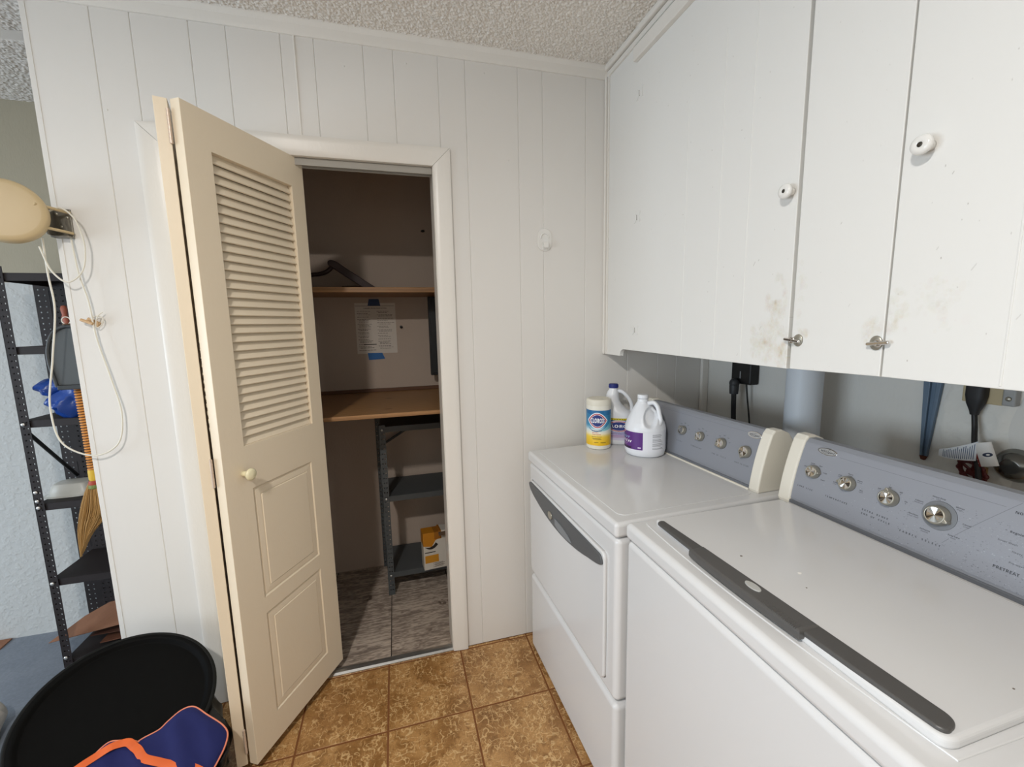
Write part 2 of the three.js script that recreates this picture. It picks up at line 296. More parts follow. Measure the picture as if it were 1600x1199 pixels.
// door casing with mitred corners, each leg a piece
{
  const prof = [[0, 0], [0, 0.009], [0.004, 0.0115], [0.02, 0.0135], [0.045, 0.016], [0.058, 0.0165], [0.0655, 0.014], [0.0665, 0]];
  const leg = (P, Q) => { const pos = []; for (let k = 0; k < prof.length - 1; k++) { const [a, b, c, d] = [P(...prof[k]), Q(...prof[k]), Q(...prof[k + 1]), P(...prof[k + 1])]; pos.push(...a, ...b, ...c, ...a, ...c, ...d); }
    for (let k = 1; k < prof.length - 1; k++) { pos.push(...P(...prof[0]), ...P(...prof[k + 1]), ...P(...prof[k])); pos.push(...Q(...prof[0]), ...Q(...prof[k]), ...Q(...prof[k + 1])); }
    const g = new THREE.BufferGeometry(); g.setAttribute('position', new THREE.Float32BufferAttribute(pos, 3)); return boxUV(toCreasedNormals((g.computeVertexNormals(), g), 0.5)); };
  const c = structG('trim_3'), yt = 2.0255, m = 0.0006;
  part(c, 'casing_leg', leg((o, d) => [OPEN.x0 - o, yt + o - m, d], (o, d) => [OPEN.x0 - o, 0.001, d]), M.trim);
  part(c, 'casing_leg', leg((o, d) => [OPEN.x1 + o, 0.001, d], (o, d) => [OPEN.x1 + o, yt + o - m, d]), M.trim);
  part(c, 'casing_head', leg((o, d) => [OPEN.x1 + o - m, yt + o, d], (o, d) => [OPEN.x0 - o + m, yt + o, d]), M.trim);
  part(c, 'jamb', merge(box(OPEN.x0 - 0.002, OPEN.x0 + 0.002, 0, OPEN.y1, -0.116, 0.001), box(OPEN.x1 - 0.002, OPEN.x1 + 0.002, 0, OPEN.y1, -0.116, 0.001), box(OPEN.x0, OPEN.x1, OPEN.y1 - 0.004, OPEN.y1, -0.116, 0.001)), M.trim);
}
solo('door_track', merge(rbox(OPEN.x0 + 0.003, OPEN.x1 - 0.003, 2.0, 2.0255, -0.012, -0.009, 0.001), rbox(OPEN.x0 + 0.003, OPEN.x1 - 0.003, 2.0, 2.0255, -0.043, -0.04, 0.001), rbox(OPEN.x0 + 0.003, OPEN.x1 - 0.003, 2.0225, 2.0258, -0.043, -0.009, 0.001)), std(0xa5a199, 0.6), 'grey painted bifold door track under the head of the closet opening', 'door track');
solo('threshold', merge(extr([[0, 0], [0, 0.003], [0.006, 0.0085], [0.02, 0.0105], [0.032, 0.0085], [0.04, 0.003], [0.04, 0]], OPEN.x1 - OPEN.x0 - 0.004, 0).rotateY(-Math.PI / 2).translate(0, 0, 0)).applyMatrix4(new THREE.Matrix4().makeRotationY(0)), M.alu, 'worn aluminium threshold strip between gold tiles and closet floor', 'threshold');
{ const o = scene.getObjectByName('threshold'); o.position.set(OPEN.x1 - 0.002, 0.0003, -0.034); }

// bifold closet door
{
  const door = structG('door_1'), T = 0.03, Wd = 0.447, Y0 = 0.034, Y1 = 2.026, lo = { x0: 0.08, x1: 0.386, y0: 1.073, y1: 1.922 }, pn = [[0.096, 0.362, 0.557, 0.931], [0.096, 0.36, 0.137, 0.5]];
  const rect = (x0, x1, y0, y1) => [[x0, y0], [x0, y1], [x1, y1], [x1, y0]];
  const frame = extr([[0, Y0], [Wd, Y0], [Wd, Y1], [0, Y1]], T, 0.0012, [rect(lo.x0, lo.x1, lo.y0, lo.y1), ...pn.map((p) => rect(...p))]);
  const slat = boxUV(new RoundedBoxGeometry(lo.x1 - lo.x0, 0.0058, 0.0315, 2, 0.0026)).rotateX(1.1);
  const panelGeo = ([x0, x1, y0, y1]) => {                    // moulded raised panel: rings stepping in from the frame
    const rings = [[0, 0], [0.0025, -0.0042], [0.006, -0.0048], [0.009, -0.0026], [0.0262, -0.0016], [0.0284, -0.0034], [0.0312, 0.0]], pos = [];
    const P = (o, d, k) => [[x0 + o, y0 + o, d], [x1 - o, y0 + o, d], [x1 - o, y1 - o, d], [x0 + o, y1 - o, d]][k];
    for (let r = 0; r < rings.length - 1; r++) for (let k = 0; k < 4; k++) { const a = P(...rings[r], k), b = P(...rings[r], (k + 1) % 4), c = P(...rings[r + 1], (k + 1) % 4), d = P(...rings[r + 1], k); pos.push(...a, ...b, ...c, ...a, ...c, ...d); }
    const L = rings[rings.length - 1], q = [0, 1, 2, 3].map((k) => P(...L, k)); pos.push(...q[0], ...q[1], ...q[2], ...q[0], ...q[2], ...q[3]);
    const g = new THREE.BufferGeometry(); g.setAttribute('position', new THREE.Float32BufferAttribute(pos, 3)); g.computeVertexNormals(); return boxUV(g);
  };
  const back = box(0.09, 0.37, 0.12, 0.95, 0.003, 0.02);
  const leaf = (x, z, turn, label) => {                      // local: x along the leaf, outer face at z = T
    const l = part(door, 'door_leaf', boxUV(frame.clone()), M.door, label); l.position.set(x, 0, z); l.rotation.y = turn;
    const n = 32, pitch = (lo.y1 - lo.y0) / n;
    for (let i = 0; i < n; i++) part(l, 'louver_slat', slat, M.door).position.set((lo.x0 + lo.x1) / 2, lo.y0 + (i + 0.5) * pitch, T / 2);
    for (const p of pn) { const m = part(l, 'moulded_panel', panelGeo(p), M.door); m.position.z = T; }
    part(l, 'panel_core', back, M.door);
    return l;
  };
  // right leaf: outer face passes through (-0.578, 0.350) and (-0.362, -0.04)
  const t2 = Math.atan2(0.8748, 0.4845), n2 = [0.8748, 0.4845];
  const l2 = leaf(-0.578 - n2[0] * T, 0.35 - n2[1] * T, t2, 'right leaf of the folded door, louvred face and knob towards the room');
  part(l2, 'door_knob', lathe([[0, 0], [0.009, 0], [0.0085, 0.012], [0.008, 0.017], [0.014, 0.021], [0.0185, 0.026], [0.0185, 0.031], [0.013, 0.0355], [0, 0.037]], 32).rotateX(Math.PI / 2).translate(0.066, 0.99, T), std(0xe8dfba, 0.25), 'round cream knob');
  // left leaf: seen along its edge; outer face towards the left
  const a = [-0.6385, 0.345], b = [-0.7625, -0.083], L = Math.hypot(a[0] - b[0], a[1] - b[1]), ux = (a[0] - b[0]) / L, uz = (a[1] - b[1]) / L;
  leaf(b[0] + uz * T, b[1] - ux * T, Math.atan2(-uz, ux), 'left leaf of the folded door, seen along its edge');
  for (const y of [1.957, 1.014, 0.12]) {
    const hg = [rod(V(-0.6085, y - 0.043, 0.343), V(-0.6085, y + 0.043, 0.343), 0.0036, 10)];
    for (let k = 0; k < 8; k++) hg.push(cyl(0.0041, 0.0041, 0.007, 10).translate(-0.6085, y - 0.038 + k * 0.0109, 0.343));
    part(door, 'hinge', merge(hg), M.hinge);
  }
}
// ------------------------------------------------------------------ ceiling lamp above and behind the camera
{
  const t = thing('ceiling_light', 'round white recessed downlight in the popcorn ceiling above the camera', 'light', [LAMP.x, H, LAMP.z]);
  part(t, 'trim_ring', lathe([[LAMP.r, -0.001], [LAMP.r, -0.006], [LAMP.r + 0.02, -0.004], [LAMP.r + 0.022, 0.001]], 48), M.trim);
  part(t, 'diffuser', new THREE.CircleGeometry(LAMP.r, 48).rotateX(Math.PI / 2).translate(0, -0.003, 0), new THREE.MeshStandardMaterial({ color: 0xffffff, emissive: LAMP.color, emissiveIntensity: 6, roughness: 0.6 }));
  const l = new THREE.RectAreaLight(LAMP.color, LAMP.intensity, LAMP.r * 1.77, LAMP.r * 1.77); l.name = 'downlight'; l.position.set(0, -0.009, 0); l.rotation.x = -Math.PI / 2; t.add(l);
}
// ------------------------------------------------------------------ wall cabinet over the machines
{
  const X = 0.829, XB = 0.847, YB = 1.313, YT = 2.42, ZE = 2.5;
  const t = thing('wall_cabinet', 'white painted built-in wall cabinet over the washer and dryer, stained at its lower corners', 'cabinet', [X, 1.29, 0]);
  const L = (g) => g.translate(-X, -1.29, 0);
  part(t, 'carcass', L(merge(box(XB + 0.002, ROOM.x1, 1.34, H, 0.0, 0.02), box(XB + 0.002, ROOM.x1, 1.34, 1.358, 0.02, ZE), box(XB + 0.002, ROOM.x1, 1.358, H, ZE - 0.02, ZE), box(XB + 0.002, XB + 0.02, 1.358, H, 0.02, ZE - 0.02))), M.cabinet);
  // door sheets are drawn in (z, y) and face -x; stains and scratches are print in the paint
  const stain = (z0, z1, y0, y1, spots, marks = []) => canvasTex(1024, 1024, (g, w, h) => {
    g.fillStyle = '#e6e5e1'; g.fillRect(0, 0, w, h);
    let s = 5; const r = () => { s = (Math.imul(s, 1103515245) + 12345) & 0x7fffffff; return s / 0x7fffffff; };
    const X_ = (z) => ((z - z0) / (z1 - z0)) * w, Y_ = (y) => h - ((y - y0) / (y1 - y0)) * h, px = w / (z1 - z0), py = h / (y1 - y0);
    for (const [z, y, rz, ry, n, a] of spots) for (let k = 0; k < n * 5; k++) { // grime: many small faint blotches
      const q = r() * 6.283, e = Math.pow(r(), 0.8), b = 0.001 + 0.007 * r() * r(), X0 = z + Math.cos(q) * e * rz, Y0 = y + Math.sin(q) * e * ry;
      if (fbm(N1, X0, Y0, 24, 3) < 0.46) continue;
      g.fillStyle = `rgba(${150 + 30 * r()},${122 + 24 * r()},${78 + 20 * r()},${a * 0.4 * (0.3 + r())})`;
      g.beginPath(); g.ellipse(X_(X0), Y_(Y0), b * px, b * py * (0.7 + r()), 0, 0, 6.3); g.fill();
    }
    for (const [z, y, l, a] of marks) { g.strokeStyle = `rgba(120,114,106,${a * 0.7})`; g.lineWidth = 1.4; g.beginPath(); g.moveTo(X_(z), Y_(y)); g.lineTo(X_(z + l * 0.6), Y_(y + l)); g.stroke(); }
    for (let k = 0; k < 70; k++) { g.fillStyle = `rgba(110,100,90,${0.1 + 0.3 * r()})`; g.fillRect(r() * w, r() * h, 1 + 2 * r(), 1 + 2 * r()); }
  });
  const sheet = (shapePts, z0, z1, y0, y1, spots, marks) => {
    const g = faceX(extr(shapePts, 0.018, 0.0014)), p = g.attributes.position, uv = g.attributes.uv; // faceX: x'=-out, z'=x
    for (let i = 0; i < p.count; i++) uv.setXY(i, (p.getZ(i) - z0) / (z1 - z0), (p.getY(i) - y0) / (y1 - y0));
    return [L(g.translate(XB, 0, 0)), std(0xffffff, 0.38, { map: stain(z0, z1, y0, y1, spots, marks), bumpMap: paintTex, bumpScale: 0.00008 })];
  };
  const dA = [0.02, 0.9155], notch = [[0.02, 1.288], [0.128, 1.288]];
  for (let k = 0; k <= 6; k++) { const q = (k / 6) * Math.PI / 2; notch.push([0.158 - 0.03 * Math.cos(q) + 0.0, 1.29 + 0.0265 * Math.sin(q)]); }
  const [g1, m1] = sheet([...notch, [dA[1], YB - 0.004], [dA[1], YT], [0.02, YT]], 0.02, 0.92, 1.28, 2.43,
    [[0.875, 1.47, 0.03, 0.07, 230, 0.05], [0.85, 1.37, 0.06, 0.05, 220, 0.05], [0.9, 1.35, 0.02, 0.06, 90, 0.06], [0.06, 1.33, 0.05, 0.04, 20, 0.06]],
    [[0.80, 1.565, 0.01, 0.5], [0.815, 1.575, 0.004, 0.5], [0.08, 1.6, 0.008, 0.4], [0.83, 1.40, 0.01, 0.3], [0.76, 1.33, 0.006, 0.3]]);
  const d1 = part(t, 'cabinet_door', g1, m1, 'wide left cabinet door with a scooped lower left corner');
  const [g2, m2] = sheet([[0.925, YB - 0.003], [1.121, YB], [1.121, YT], [0.925, YT]], 0.92, 1.13, 1.28, 2.43, [[0.95, 1.37, 0.028, 0.035, 130, 0.06], [1.10, 1.4, 0.02, 0.03, 40, 0.05], [0.94, 1.5, 0.015, 0.1, 30, 0.04]], [[1.02, 1.62, 0.004, 0.6], [1.05, 1.45, 0.006, 0.3]]);
  part(t, 'fixed_panel', g2, m2, 'narrow fixed panel between the two cabinet doors');
  const [g3, m3] = sheet([[1.1245, YB], [1.7, YB], [1.7, YT], [1.1245, YT]], 1.12, 1.71, 1.28, 2.43, [[1.14, 1.42, 0.02, 0.06, 70, 0.05], [1.2, 1.45, 0.05, 0.05, 50, 0.04]], [[1.2, 1.66, 0.004, 0.6], [1.24, 1.50, 0.01, 0.35], [1.19, 1.54, 0.005, 0.4], [1.3, 1.42, 0.008, 0.3]]);
  const d3 = part(t, 'cabinet_door', g3, m3, 'right cabinet door with a large white knob');
  part(t, 'cabinet_door', L(rbox(XB - 0.018, XB, YB, YT, 1.704, 2.28, 0.0014)), M.cabinet);
  for (const [d, z, y1] of [[d1, 0.521, 2.1], [d1, 0.67, 2.2], [d1, 0.772, 2.2], [d3, 1.293, 2.2]]) part(d, 'board_ridge', L(rbox(X - 0.0011, X + 0.001, YB + 0.004, y1, z - 0.0016, z + 0.0016, 0.0009)), M.cabinet);
  for (const y of [2.247, 1.816, 1.396]) {                       // butterfly hinges under paint
    const s = new THREE.Shape(); s.moveTo(-0.022, 0.018); s.quadraticCurveTo(-0.012, 0.02, -0.003, 0.008); s.lineTo(0.003, 0.008); s.quadraticCurveTo(0.012, 0.02, 0.022, 0.018); s.quadraticCurveTo(0.014, 0, 0.022, -0.018); s.quadraticCurveTo(0.012, -0.02, 0.003, -0.008); s.lineTo(-0.003, -0.008); s.quadraticCurveTo(-0.012, -0.02, -0.022, -0.018); s.quadraticCurveTo(-0.014, 0, -0.022, 0.018);
    const h = part(d1, 'painted_hinge', L(faceX(extr(s, 0.0024, 0.0006)).translate(X, y, 0.243)), M.cabinet);
    part(h, 'hinge_pin', L(rod(V(X - 0.002, y - 0.009, 0.243), V(X - 0.002, y + 0.009, 0.243), 0.0014, 6)), std(0x7d776e, 0.5));
  }
  const knob = (d, z, y, s) => {
    const k = part(d, 'knob', L(lathe([[0, 0], [0.010, 0], [0.0095, 0.006], [0.0085, 0.012], [0.012, 0.016], [0.0178, 0.02], [0.0192, 0.0255], [0.0175, 0.0305], [0.011, 0.0325], [0.0055, 0.0322], [0.0048, 0.03], [0, 0.03]].map(([a, b]) => [a * s, b * s]), 36).rotateZ(Math.PI / 2).translate(X, y, z)), M.porcelain, 'white porcelain knob');
    part(d, 'knob_screw', L(lathe([[0, 0], [0.0042, 0], [0.0042, 0.0012], [0.003, 0.0018], [0, 0.002]], 16).rotateZ(Math.PI / 2).translate(X - 0.0302 * s, y, z)), std(0x4a463f, 0.35, { metalness: 0.7 }));
  };
  knob(d1, 0.901, 1.718, 0.86); knob(d3, 1.165, 1.717, 0.86);
  const latch = (z, side) => {                                   // turn-button catch beside a joint
    const l = part(t, 'catch', L(lathe([[0, 0], [0.0115, 0], [0.011, 0.0025], [0.006, 0.004], [0, 0.0045]], 24).rotateZ(Math.PI / 2).scale(1, 1.25, 1).translate(X, 1.378, z)), M.satin, 'small metal turn catch');
    part(l, 'catch_arm', L(merge(rbox(-0.0035, 0.0035, -0.0035, 0.0035, -0.021, 0.021, 0.003).rotateX(side * 0.12), new THREE.TorusGeometry(0.0055, 0.002, 8, 18).rotateY(Math.PI / 2), rod(V(-0.004, 0, 0), V(0.008, 0, 0), 0.0022, 8)).translate(X - 0.010, 1.378, z - side * 0.009)), M.chrome);
  };
  latch(0.943, 1); latch(1.11, -1);
  // mouldings: corner strip, strip under the ceiling, heavier batten
  const tr = structG('trim_4');
  part(tr, 'corner_strip', merge(rbox(0.813, 0.85, 1.288, H - 0.002, 0.0005, 0.0115, 0.005), rbox(0.822, 0.85, 1.288, H - 0.002, 0.0135, 0.0205, 0.003)), M.trim);
  part(tr, 'ceiling_strip', merge(rbox(0.806, 0.85, 2.439, H - 0.001, 0.0, ZE, 0.008), rbox(0.82, 0.85, 2.418, 2.4365, 0.0, ZE, 0.003)), M.trim);
  part(tr, 'batten', rbox(0.811, 0.83, 2.358, 2.404, 0.222, ZE, 0.003), M.trim);
}
// plastic hook on the panelled wall
{
  const t = thing('wall_hook', 'white oval plastic adhesive hook on the panelled wall', 'hook', [0.546, 1.771, 0]);
  const o = new THREE.Shape(); o.absellipse(0, 0, 0.032, 0.046, 0, Math.PI * 2);
  const inner = new THREE.Path(); inner.absellipse(0, 0.013, 0.013, 0.014, 0, Math.PI * 2);
  part(t, 'backplate', extr(rrShape(-0.031, 0.031, -0.045, 0.045, 0.0305), 0.005, 0.002, [], 3, 20), M.porcelain);
  part(t, 'raised_rim', new THREE.TorusGeometry(0.017, 0.003, 10, 32, Math.PI * 1.1).rotateZ(-0.1).translate(0, 0.008, 0.006), M.porcelain);
  part(t, 'hook_arm', merge(extr([[0.0, 0], [0.02, -0.012], [0.022, 0.004], [0.0185, 0.014], [0.0155, 0.013], [0.016, -0.002], [0.006, 0.004], [0, 0.012]], 0.022, 0.002).rotateY(-Math.PI / 2).translate(0.011, -0.022, 0.004), rbox(-0.011, 0.011, -0.04, -0.012, 0.003, 0.009, 0.003)), M.porcelain);
}

// ------------------------------------------------------------------ washer and dryer
// console profile: bottom front -> convex face -> rounded top -> back
const CH = 0.186, faceCurve = (t) => { const a = (1 - t) * (1 - t), b = 2 * t * (1 - t), c = t * t; return [b * 0.012 + c * 0.044, 0.006 * a + b * 0.098 + c * (CH - 0.008)]; };
function consoleProfile(o = 0) {
  const p = []; for (let k = 0; k <= 10; k++) { const [x, y] = faceCurve(k / 10); p.push([x - o, y + o * 0.3]); }
  p.push([0.052 - o * 0.5, CH + o], [0.075, CH + o * 1.1], [0.105, CH - 0.012 + o], [0.13, CH - 0.04 + o * 0.5], [0.145, CH - 0.085], [0.15, 0.0], [0.004 - o, 0]); return p;
}
const alongZ = (pts, z0, z1, b = 0) => extr(pts, z1 - z0, b, [], 3).translate(0, 0, z0);   // profile in (x, y)
function consoleFace(z0, z1, mat, parent, off = 0.0016) {
  const pos = [], uv = [], idx = [], n = 12;
  for (let k = 0; k <= n; k++) { const [x, y] = faceCurve(lerp(0.07, 0.985, k / n)); for (const [z, u] of [[z0, 0], [z1, 1]]) { pos.push(x - off, y + off * 0.25, z); uv.push(u, (lerp(0.07, 0.985, k / n) - 0.07) / 0.915); } }
  for (let k = 0; k < n; k++) { const a = 2 * k; idx.push(a, a + 1, a + 3, a, a + 3, a + 2); }
  const g = new THREE.BufferGeometry(); g.setAttribute('position', new THREE.Float32BufferAttribute(pos, 3)); g.setAttribute('uv', new THREE.Float32BufferAttribute(uv, 2)); g.setIndex(idx); g.computeVertexNormals();
  return part(parent, 'control_panel', g, mat);
}
const faceAng = Math.atan2(0.044, CH - 0.014);                     // lean of the console face
function knobGeo(r, h) { // satin skirt with a dished cap and a pointer
  const skirt = lathe([[0, 0], [r * 1.12, 0], [r * 1.1, h * 0.25], [r * 1.02, h * 0.8], [r * 0.95, h * 0.97], [r * 0.86, h], [r * 0.8, h * 0.97]], 40);
  const nub = extr([[r * 0.55, -r * 0.42], [r * 1.25, -r * 0.13], [r * 1.3, 0], [r * 1.25, r * 0.13], [r * 0.55, r * 0.42]], h * 0.85, r * 0.08).rotateX(-Math.PI / 2).translate(0, h * 0.1, 0);
  return [merge(skirt, nub), (() => { const pos = [], nn = 48; for (let k = 0; k < nn; k++) { const A = (k / nn) * 6.2832, B = ((k + 1) / nn) * 6.2832, w = (q) => h * (0.97 - 0.0) - 0.0, d = (q) => 0.0; const ha = h * 0.97 - 0.13 * r * (1 + Math.sin(3 * A)) * 0.5, hb = h * 0.97 - 0.13 * r * (1 + Math.sin(3 * B)) * 0.5;
    pos.push(0, h * 0.86, 0, Math.cos(B) * r * 0.8, hb, Math.sin(B) * r * 0.8, Math.cos(A) * r * 0.8, ha, Math.sin(A) * r * 0.8); }
    const g = new THREE.BufferGeometry(); g.setAttribute('position', new THREE.Float32BufferAttribute(pos, 3)); g.computeVertexNormals(); return boxUV(g); })()];
}
function knobsOn(t, x0, y0, list) { // list of [z, y above console base, r, pointer turn]
  for (const [z, y, r, turn] of list) {
    const tt = y / (CH - 0.008), [fx, fy] = faceCurve(tt), [a, b] = knobGeo(r, r * 0.95);
    const put = (g) => g.rotateY(turn).rotateZ(Math.PI / 2 - faceAng).translate(x0 + fx - 0.0016, y0 + fy, z);
    const k = part(t, 'dial_knob', put(a), M.satin, 'satin silver dial');
    part(k, 'dial_cap', put(b), M.chrome);
  }
}
function badgeOn(t, x0, y0, z, y, sx, sy) {
  const tt = y / (CH - 0.008), [fx, fy] = faceCurve(tt), put = (g) => faceX(g).rotateZ(-faceAng).translate(x0 + fx - 0.0014, y0 + fy, z), e = new THREE.Shape(); e.absellipse(0, 0, sx, sy, 0, Math.PI * 2);
  const b = part(t, 'badge', put(extr(e, 0.003, 0.001, [], 2, 32)), M.chrome, 'oval silver badge');
  const g = new THREE.CircleGeometry(1, 36).scale(sx * 0.9, sy * 0.8, 1); g.translate(0, 0, 0.0032);
  part(b, 'badge_print', put(g), std(0xffffff, 0.3, { metalness: 0.4, map: badgeTex }));
}
const badgeTex = canvasTex(256, 96, (g, w, h) => { g.fillStyle = '#b9bbbd'; g.fillRect(0, 0, w, h); g.strokeStyle = '#55585c'; g.lineWidth = 5; g.beginPath(); g.ellipse(w / 2, h * 0.5, w * 0.3, h * 0.32, -0.12, 0.3, 5.4); g.stroke(); g.fillStyle = '#3c3f45'; g.font = 'italic bold 44px serif'; g.textAlign = 'center'; g.textBaseline = 'middle'; g.fillText('Whirlpool', w / 2, h / 2, w * 0.8); });
const spaced = (g, s, x, y, sp) => { let q = x; for (const c of s) { g.fillText(c, q, y); q += sp; } };

{ // ---- dryer; local x from the front plane backwards, z from its near side to the back wall
  const t = thing('dryer', 'white front-loading dryer against the panelled wall, with bottles standing on its top', 'dryer', [0.463, 0, 0.776], 0.032), Z0 = -0.697, yT = 0.903, D = 0.66;
  part(t, 'cabinet_body', rbox(0.078, D, 0.03, 0.86, Z0 + 0.006, -0.006, 0.01), M.enamel);
  { // front panel with a pocket for the door, so that a real gap runs round it
    const ev = new Evaluator(); ev.attributes = ['position', 'normal', 'uv'];
    const A = new Brush(rbox(0, 0.08, 0.366, 0.857, Z0, 0, 0.017, 5)), B = new Brush(boxUV(faceX(extr(rrShape(Z0 + 0.0275, -0.0495, 0.3955, 0.7925, 0.02), 0.09, 0, [], 1, 8)).translate(0.0795, 0, 0)));
    A.updateMatrixWorld(); B.updateMatrixWorld(); part(t, 'front_panel', ev.evaluate(A, B, SUBTRACTION).geometry, M.enamel);
    part(t, 'door_liner', box(0.07, 0.075, 0.38, 0.81, Z0 + 0.02, -0.03), M.enamel);
  }
  part(t, 'toe_panel', rbox(0, 0.08, 0.012, 0.357, Z0, 0, 0.017, 5), M.enamel);
  const dr = part(t, 'dryer_door', faceX(extr(rrShape(Z0 + 0.03, -0.052, 0.398, 0.79, 0.018), 0.035, 0.005, [], 4, 8)).translate(0.026, 0, 0), M.enamel);
  // crescent handle
  const hs = new THREE.Shape(), a = Z0 + 0.036, b = -0.058; hs.moveTo(a, 0.776); hs.quadraticCurveTo(a + 0.003, 0.752, a + 0.08, 0.735); hs.quadraticCurveTo((a + b) / 2, 0.677, b - 0.08, 0.733); hs.quadraticCurveTo(b - 0.01, 0.745, b, 0.757); hs.quadraticCurveTo(b, 0.779, b - 0.02, 0.781); hs.lineTo(a + 0.02, 0.786); hs.quadraticCurveTo(a, 0.786, a, 0.776);
  const hd = part(dr, 'door_handle', faceX(extr(hs, 0.008, 0.003, [], 3, 24)).translate(-0.007, 0, 0), M.greyPlastic, 'dark grey crescent handle');
  const ge = new THREE.Shape(); ge.moveTo(-0.385, 0.722); ge.quadraticCurveTo(-0.32, 0.706, -0.25, 0.722); ge.quadraticCurveTo(-0.29, 0.745, -0.385, 0.745); ge.lineTo(-0.385, 0.722);
  part(hd, 'grip', faceX(extr(ge, 0.004, 0.0015)).translate(-0.014, 0, 0), std(0x7d8083, 0.4));
  const be = new THREE.Shape(); be.absellipse(-0.43, 0.738, 0.018, 0.014, 0, Math.PI * 2);
  part(hd, 'handle_badge', faceX(extr(be, 0.004, 0.0015, [], 2, 24)).translate(-0.0145, 0, 0), M.satin);
  part(t, 'top_panel', rbox(-0.006, D, 0.86, yT, Z0 - 0.002, 0.002, 0.011, 5), M.enamel);
  part(t, 'work_surface', faceUp(extr(rrShape(0.028, 0.495, 0.034, -Z0 - 0.032, 0.025), 0.0022, 0.0011, [], 2)).translate(0, yT - 0.0004, 0).scale(1, 1, 1), M.enamel);
  // console
  const cx = 0.503, c0 = Z0 + 0.035, c1 = -0.027, put = (g) => g.translate(cx, yT, 0);
  const con = part(t, 'console', put(boxUV(alongZ(consoleProfile(), c0 + 0.02, c1 - 0.02))), M.consoleBody, 'sloping grey control console');
  part(con, 'base_bead', put(rbox(-0.009, 0.004, -0.001, 0.006, c0 + 0.01, c1 - 0.035, 0.003)), M.bisque);
  part(con, 'base_strip', put(rbox(-0.0035, 0.004, 0.0035, 0.0135, c0 + 0.02, c1 - 0.03, 0.002)), M.stripDark);
  for (const [z0, z1] of [[c0, c0 + 0.034], [c1 - 0.036, c1]]) part(con, 'end_cap', put(boxUV(merge(alongZ(consoleProfile(0.006), z0, z1, 0.005), rbox(-0.004, 0.06, 0, 0.012, z0 + 0.002, z1 - 0.002, 0.003)))), M.bisque, 'off-white console end cap');
  const ft = canvasTex(1536, 440, (g, w, h) => {
    g.fillStyle = '#888b93'; g.fillRect(0, 0, w, h); const q = w / (c1 - c0 - 0.07);
    g.fillStyle = '#33363c'; g.font = '17px sans-serif'; g.textAlign = 'left';
    const X_ = (z) => (z - (c0 + 0.034)) * q, Y_ = (y) => h - (y / (CH - 0.008)) * h;
    spaced(g, 'SIGNAL', X_(-0.42), Y_(0.05), 16); spaced(g, 'TEMPERATURE', X_(-0.34), Y_(0.05), 14); spaced(g, 'END OF CYCLE', X_(-0.235), Y_(0.05), 15); spaced(g, 'PUSH TO START', X_(-0.135), Y_(0.05), 12);
    g.font = '12px sans-serif'; for (const z of [-0.395, -0.301, -0.2]) for (let k = 0; k < 5; k++) { const an = -0.3 - k * 0.65; g.fillText(['Off', 'Low', 'Med', 'High', 'On'][k], X_(z) + Math.cos(an) * 82 - 10, Y_(0.1) + Math.sin(an) * 72); }
    g.fillStyle = '#4b4f57'; for (let k = 0; k < 6; k++) g.fillRect(X_(-0.6 + k * 0.018), Y_(0.145 - 0.016 * k), 40, 4);
    g.strokeStyle = '#787b83'; g.lineWidth = 2; g.strokeRect(X_(-0.62), Y_(0.168), X_(-0.12) - X_(-0.62), 1);
  });
  consoleFace(c0 + 0.034, c1 - 0.036, std(0xffffff, 0.42, { map: ft }), con).position.set(cx, yT, 0);
  knobsOn(t, cx, yT, [[-0.395, 0.104, 0.0155, 0.9], [-0.301, 0.103, 0.0155, 2.4], [-0.2, 0.104, 0.0165, 2.2], [-0.1, 0.103, 0.0175, 2.9]]);
  badgeOn(t, cx, yT, -0.088, 0.163, 0.026, 0.0105);
  for (const z of [-0.03, Z0 + 0.03]) for (const x of [0.06, 0.62]) part(t, 'levelling_foot', cyl(0.018, 0.014, 0.03, 14).translate(x, 0.0155, z), M.rubber);
}
